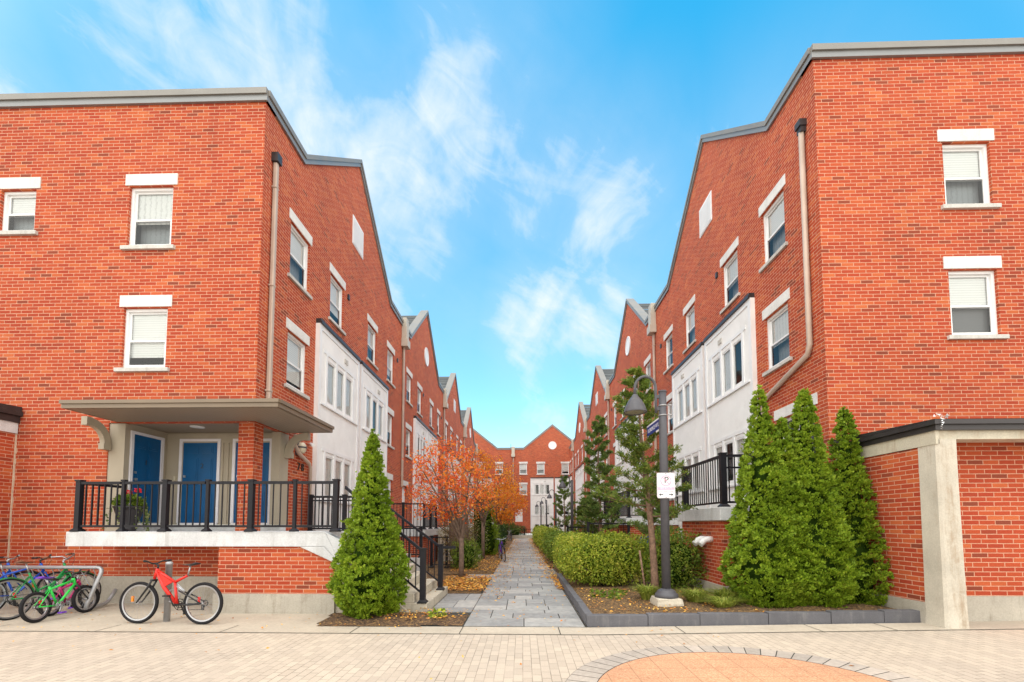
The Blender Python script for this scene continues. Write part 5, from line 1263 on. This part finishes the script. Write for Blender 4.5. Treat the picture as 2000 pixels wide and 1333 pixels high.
def hedge(name, loc, size, label, n, seed, mat=HEDGE, lsz=.055, group='clipped hedges right of the path', rough=.22, cat='hedge', z0=.08, loose=.0, legs=True):
    t = thing(name, loc, label, cat, group); sx, sy, sz = size; rr = random.Random(seed); g = np.random.default_rng(seed)
    U = g.normal(size=(n, 3)); U = U/np.abs(U).max(axis=1, keepdims=True)      # on a cube
    S = unit(U)*1.22; Q = U*.48 + S*.52*.92
    sc = 1.05 - .36*g.random((n, 1))**1.6; P0 = np.empty((n, 3))
    for i in range(n):
        q = Q[i]; l = noise.noise((q[0]*sx*2.2+seed, q[1]*sy*2.2, q[2]*sz*2.2)); l2 = noise.noise((q[0]*sx*6+seed, q[1]*sy*6, q[2]*sz*6))
        P0[i] = q*(1 + rough*l + rough*.6*l2)
    keep = np.array([noise.noise((q[0]*sx*3.1, q[1]*sy*3.1+seed, q[2]*sz*3.1)) for q in Q]) > -.30; P0[~keep] *= .86
    P0 = P0*sc*np.array([sx/2, sy/2, sz/2]); P0[:, 2] += sz/2 + z0
    if loose: P0 += g.normal(size=(n, 3))*loose
    P0[:, 2] = np.maximum(P0[:, 2], .03)
    D = unit(Q)*.35 + g.normal(size=(n, 3))*.9 + [0, 0, .35]; Nn = unit(Q) + g.normal(size=(n, 3))*.55 + [0, 0, .35]
    ln = g.uniform(.6, 1.25, n)*lsz; V = leaves(P0, D, Nn, ln, ln*.62, .15); quads('foliage', mat, V, t)
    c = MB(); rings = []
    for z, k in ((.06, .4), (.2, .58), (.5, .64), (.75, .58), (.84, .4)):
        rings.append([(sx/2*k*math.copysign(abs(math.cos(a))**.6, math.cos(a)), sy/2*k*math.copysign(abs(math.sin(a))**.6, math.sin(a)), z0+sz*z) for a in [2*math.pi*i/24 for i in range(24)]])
    c.grid(rings, True, True); c.build('shade_core', CEDARC if mat is not BROWNB else BARK, t)  # added solid core, stops light passing through the leaves
    w = MB()
    for i in range(14):
        x, y = rr.uniform(-.4, .4)*sx, rr.uniform(-.4, .4)*sy; w.tube([(x*.02, y*.02, -.05), (x*.6, y*.6, z0+sz*.2), (x, y, z0+sz*.4)], .012, 5)
    w.build('stems', BARK, t); return t
hedge('hedge', (2.0, 10.95, .15), (1.9, 1.25, 1.04), 'front yellow green clipped hedge block facing the plaza', 19000, 2, z0=.12)
hedge('shrub', (3.42, 10.35, .15), (1.15, 1.0, 1.12), 'loose darker green shrub between the lamp post and the patio wall', 6500, 3, BUSH, .055, 'shrubs in the right planter', .22, 'shrub', .08, .04)
hedge('hedge', (1.55, 14.0, .1), (.95, 4.6, 1.05), 'long clipped hedge running along the path behind the front block', 13000, 5, lsz=.06)
hedge('hedge', (1.5, 19.4, .1), (1.0, 4.6, 1.08), 'second rounded hedge along the path, darker side', 8000, 6, BUSH, .07)
hedge('hedge', (1.5, 25.6, .1), (1.05, 5.4, 1.15), 'third rounded hedge along the path beyond the darker one', 7000, 7, lsz=.085)
hedge('hedge', (1.45, 35, .1), (1.1, 11, 1.2), 'farthest long hedge on the right edge of the path', 8000, 8, lsz=.11)
hedge('shrub', (-2.35, 16.6, .0), (1.1, 1.6, 2.1), 'brownish thin shrub behind the nearest maple trunk', 4200, 21, BROWNB, .06, 'shrubs left of the path', .2, 'shrub', .2, .09)
hedge('shrub', (-2.0, 15.9, .0), (.9, .8, .95), 'low olive green shrub at the foot of the brownish shrub', 2800, 22, BUSH, .06, 'shrubs left of the path', .2, 'shrub', .05, .05)
hedge('shrub', (-1.9, 24.5, .0), (1.2, 2.6, 1.5), 'rounded green shrub beyond the purple bicycle', 3600, 24, BUSH, .08, 'shrubs left of the path', .18, 'shrub', .05, .05)
hedge('shrub', (-2.1, 21.6, .0), (.8, .8, 3.1), 'pale variegated climbing shrub beside the dark cedar', 900, 26, VARIEG, .09, 'shrubs left of the path', .2, 'shrub', .3, .07)
hedge('shrub', (-1.95, 31, .0), (1.4, 7, 1.5), 'long green shrub row on the left far along the path', 5000, 27, BUSHD, .1, 'shrubs left of the path', .18, 'shrub', .05, .05)
hedge('shrub', (-1.5, 53.8, .1), (3.6, 1.5, 1.3), 'dark evergreen hedge across the far end on the left', 3200, 28, BUSHD, .13, 'shrubs left of the path', .15, 'shrub', .05, .03)
def grass(loc, label, n=260, r=.16, h=.28, seed=1):
    t = thing('grass_tuft', loc, label, 'grass tuft', 'ornamental grass tufts in the planter'); rr = random.Random(seed); V = []
    for i in range(n):
        a = rr.uniform(0, 6.28); q = rr.random()**.5*r*.5; x, y = q*math.cos(a), q*math.sin(a); hh = h*rr.uniform(.6, 1.1); o_ = r*rr.uniform(.4, 1.6); w = .006
        b = (x, y, 0); c_ = (x+o_*.4*math.cos(a), y+o_*.4*math.sin(a), hh*.75); e = (x+o_*math.cos(a), y+o_*math.sin(a), hh*rr.uniform(.6, 1)); sx_, sy_ = -math.sin(a)*w, math.cos(a)*w
        V += [(b[0]-sx_, b[1]-sy_, b[2]), (b[0]+sx_, b[1]+sy_, b[2]), (c_[0]+sx_, c_[1]+sy_, c_[2]), (c_[0]-sx_, c_[1]-sy_, c_[2])]
        V += [(c_[0]-sx_, c_[1]-sy_, c_[2]), (c_[0]+sx_, c_[1]+sy_, c_[2]), (e[0], e[1], e[2]), (e[0], e[1], e[2]+.001)]
    quads('blades', GRASS, np.array(V), t)
grass((2.38, 8.75, .17), 'upright grass tuft just left of the near lamp footing', 420, .2, .3, 1); grass((3.15, 8.4, .18), 'first spreading grass tuft right of the near lamp footing', 420, .24, .26, 2)
grass((3.7, 8.35, .2), 'second spreading grass tuft, by the patio corner', 420, .26, .26, 3); grass((3.45, 7.9, .18), 'front grass tuft behind the kerb stones right of the lamp', 360, .26, .2, 4)
for i, (x, y, lb) in enumerate(((1.5, 9.2, 'small green weed sprout in the mulch at the planter corner'), (1.75, 8.8, 'leafy green seedling in the middle of the planter mulch'), (1.95, 9.4, 'green sprout close to the front hedge'), (-1.42, 7.6, 'small yellow green plant in the dark mulch by the path'))):
    t = thing('seedling', (x, y, .16 if x > 0 else .06), lb, 'seedling', 'small plants in the mulch'); leafball('foliage', HEDGE if x < 0 else BUSH, 70, (0, 0, .05), (.16, .12, .06), .07, .05, t)
# stake beside the conifer
m = MB(); m.tube([(0, 0, 0), (-.12, 0, .95)], .02, 7); o = m.build('wooden_stake', BARKC); o.location = (2.52, 9.35, .12); tag(o, 'thin brown stake leaning beside the conifer trunk', 'stake')
# fallen leaves
def scatter(n, fx, z=.02, s=(.05, .09)):
    P0 = np.array([fx() for _ in range(n)]); P0[:, 2] += z; D = RG.normal(size=(n, 3)); D[:, 2] *= .15; Nn = RG.normal(size=(n, 3))*.35 + [0, 0, 1]; ln = RG.uniform(s[0], s[1], n)
    return leaves(P0, D, Nn, ln, ln*.62, .15)
U = rnd.uniform
def area(x0, x1, y0, y1, z): return lambda: (U(x0, x1), U(y0, y1), z + U(0, .03))
Vs = [scatter(1500, area(-2.15, -.9, 10.5, 13.5, .05)), scatter(900, area(-2.4, -.9, 14.5, 19.5, .05)), scatter(700, area(-2.6, -.8, 19.5, 30, .05), s=(.06, .11)),
      scatter(800, lambda: (-.95 + abs(rnd.gauss(0, .35)), U(9.5, 50), .02), s=(.05, .1)), scatter(1300, lambda: (1.0 - abs(rnd.gauss(0, .22)), U(13, 50), .02), s=(.05, .1)), scatter(260, lambda: (1.0 - abs(rnd.gauss(0, .08)), U(11, 14), .02)),
      scatter(900, area(-.9, .95, 13, 45, .016), s=(.04, .08)), scatter(260, lambda: (-1.6+rnd.gauss(0, .5), U(7.3, 8.2), .07), s=(.03, .06)), scatter(520, area(1.15, 3.9, 7.35, 10, .17), s=(.03, .06)), scatter(400, area(1.0, 1.3, 13, 40, .06)),
      scatter(60, area(-9, 6, 4.6, 7.1, .012), s=(.03, .06)), scatter(70, lambda: (U(-9, 6.5), 6.9+rnd.gauss(0, .12), .014+gz(6)*.0), s=(.02, .045)), scatter(35, area(-8, -3.4, 7.2, 8.0, .01), s=(.03, .06)), scatter(60, area(-.9, .9, 7.2, 11, .018), s=(.03, .06)), scatter(40, area(-3.4, -1.8, 8.3, 10.3, .2), s=(.03, .06))]
o = quads('fallen_leaves', FALLEN, np.concatenate(Vs)); tag(o, 'orange and yellow fallen leaves strewn over beds and path', 'leaves', None, 'stuff')
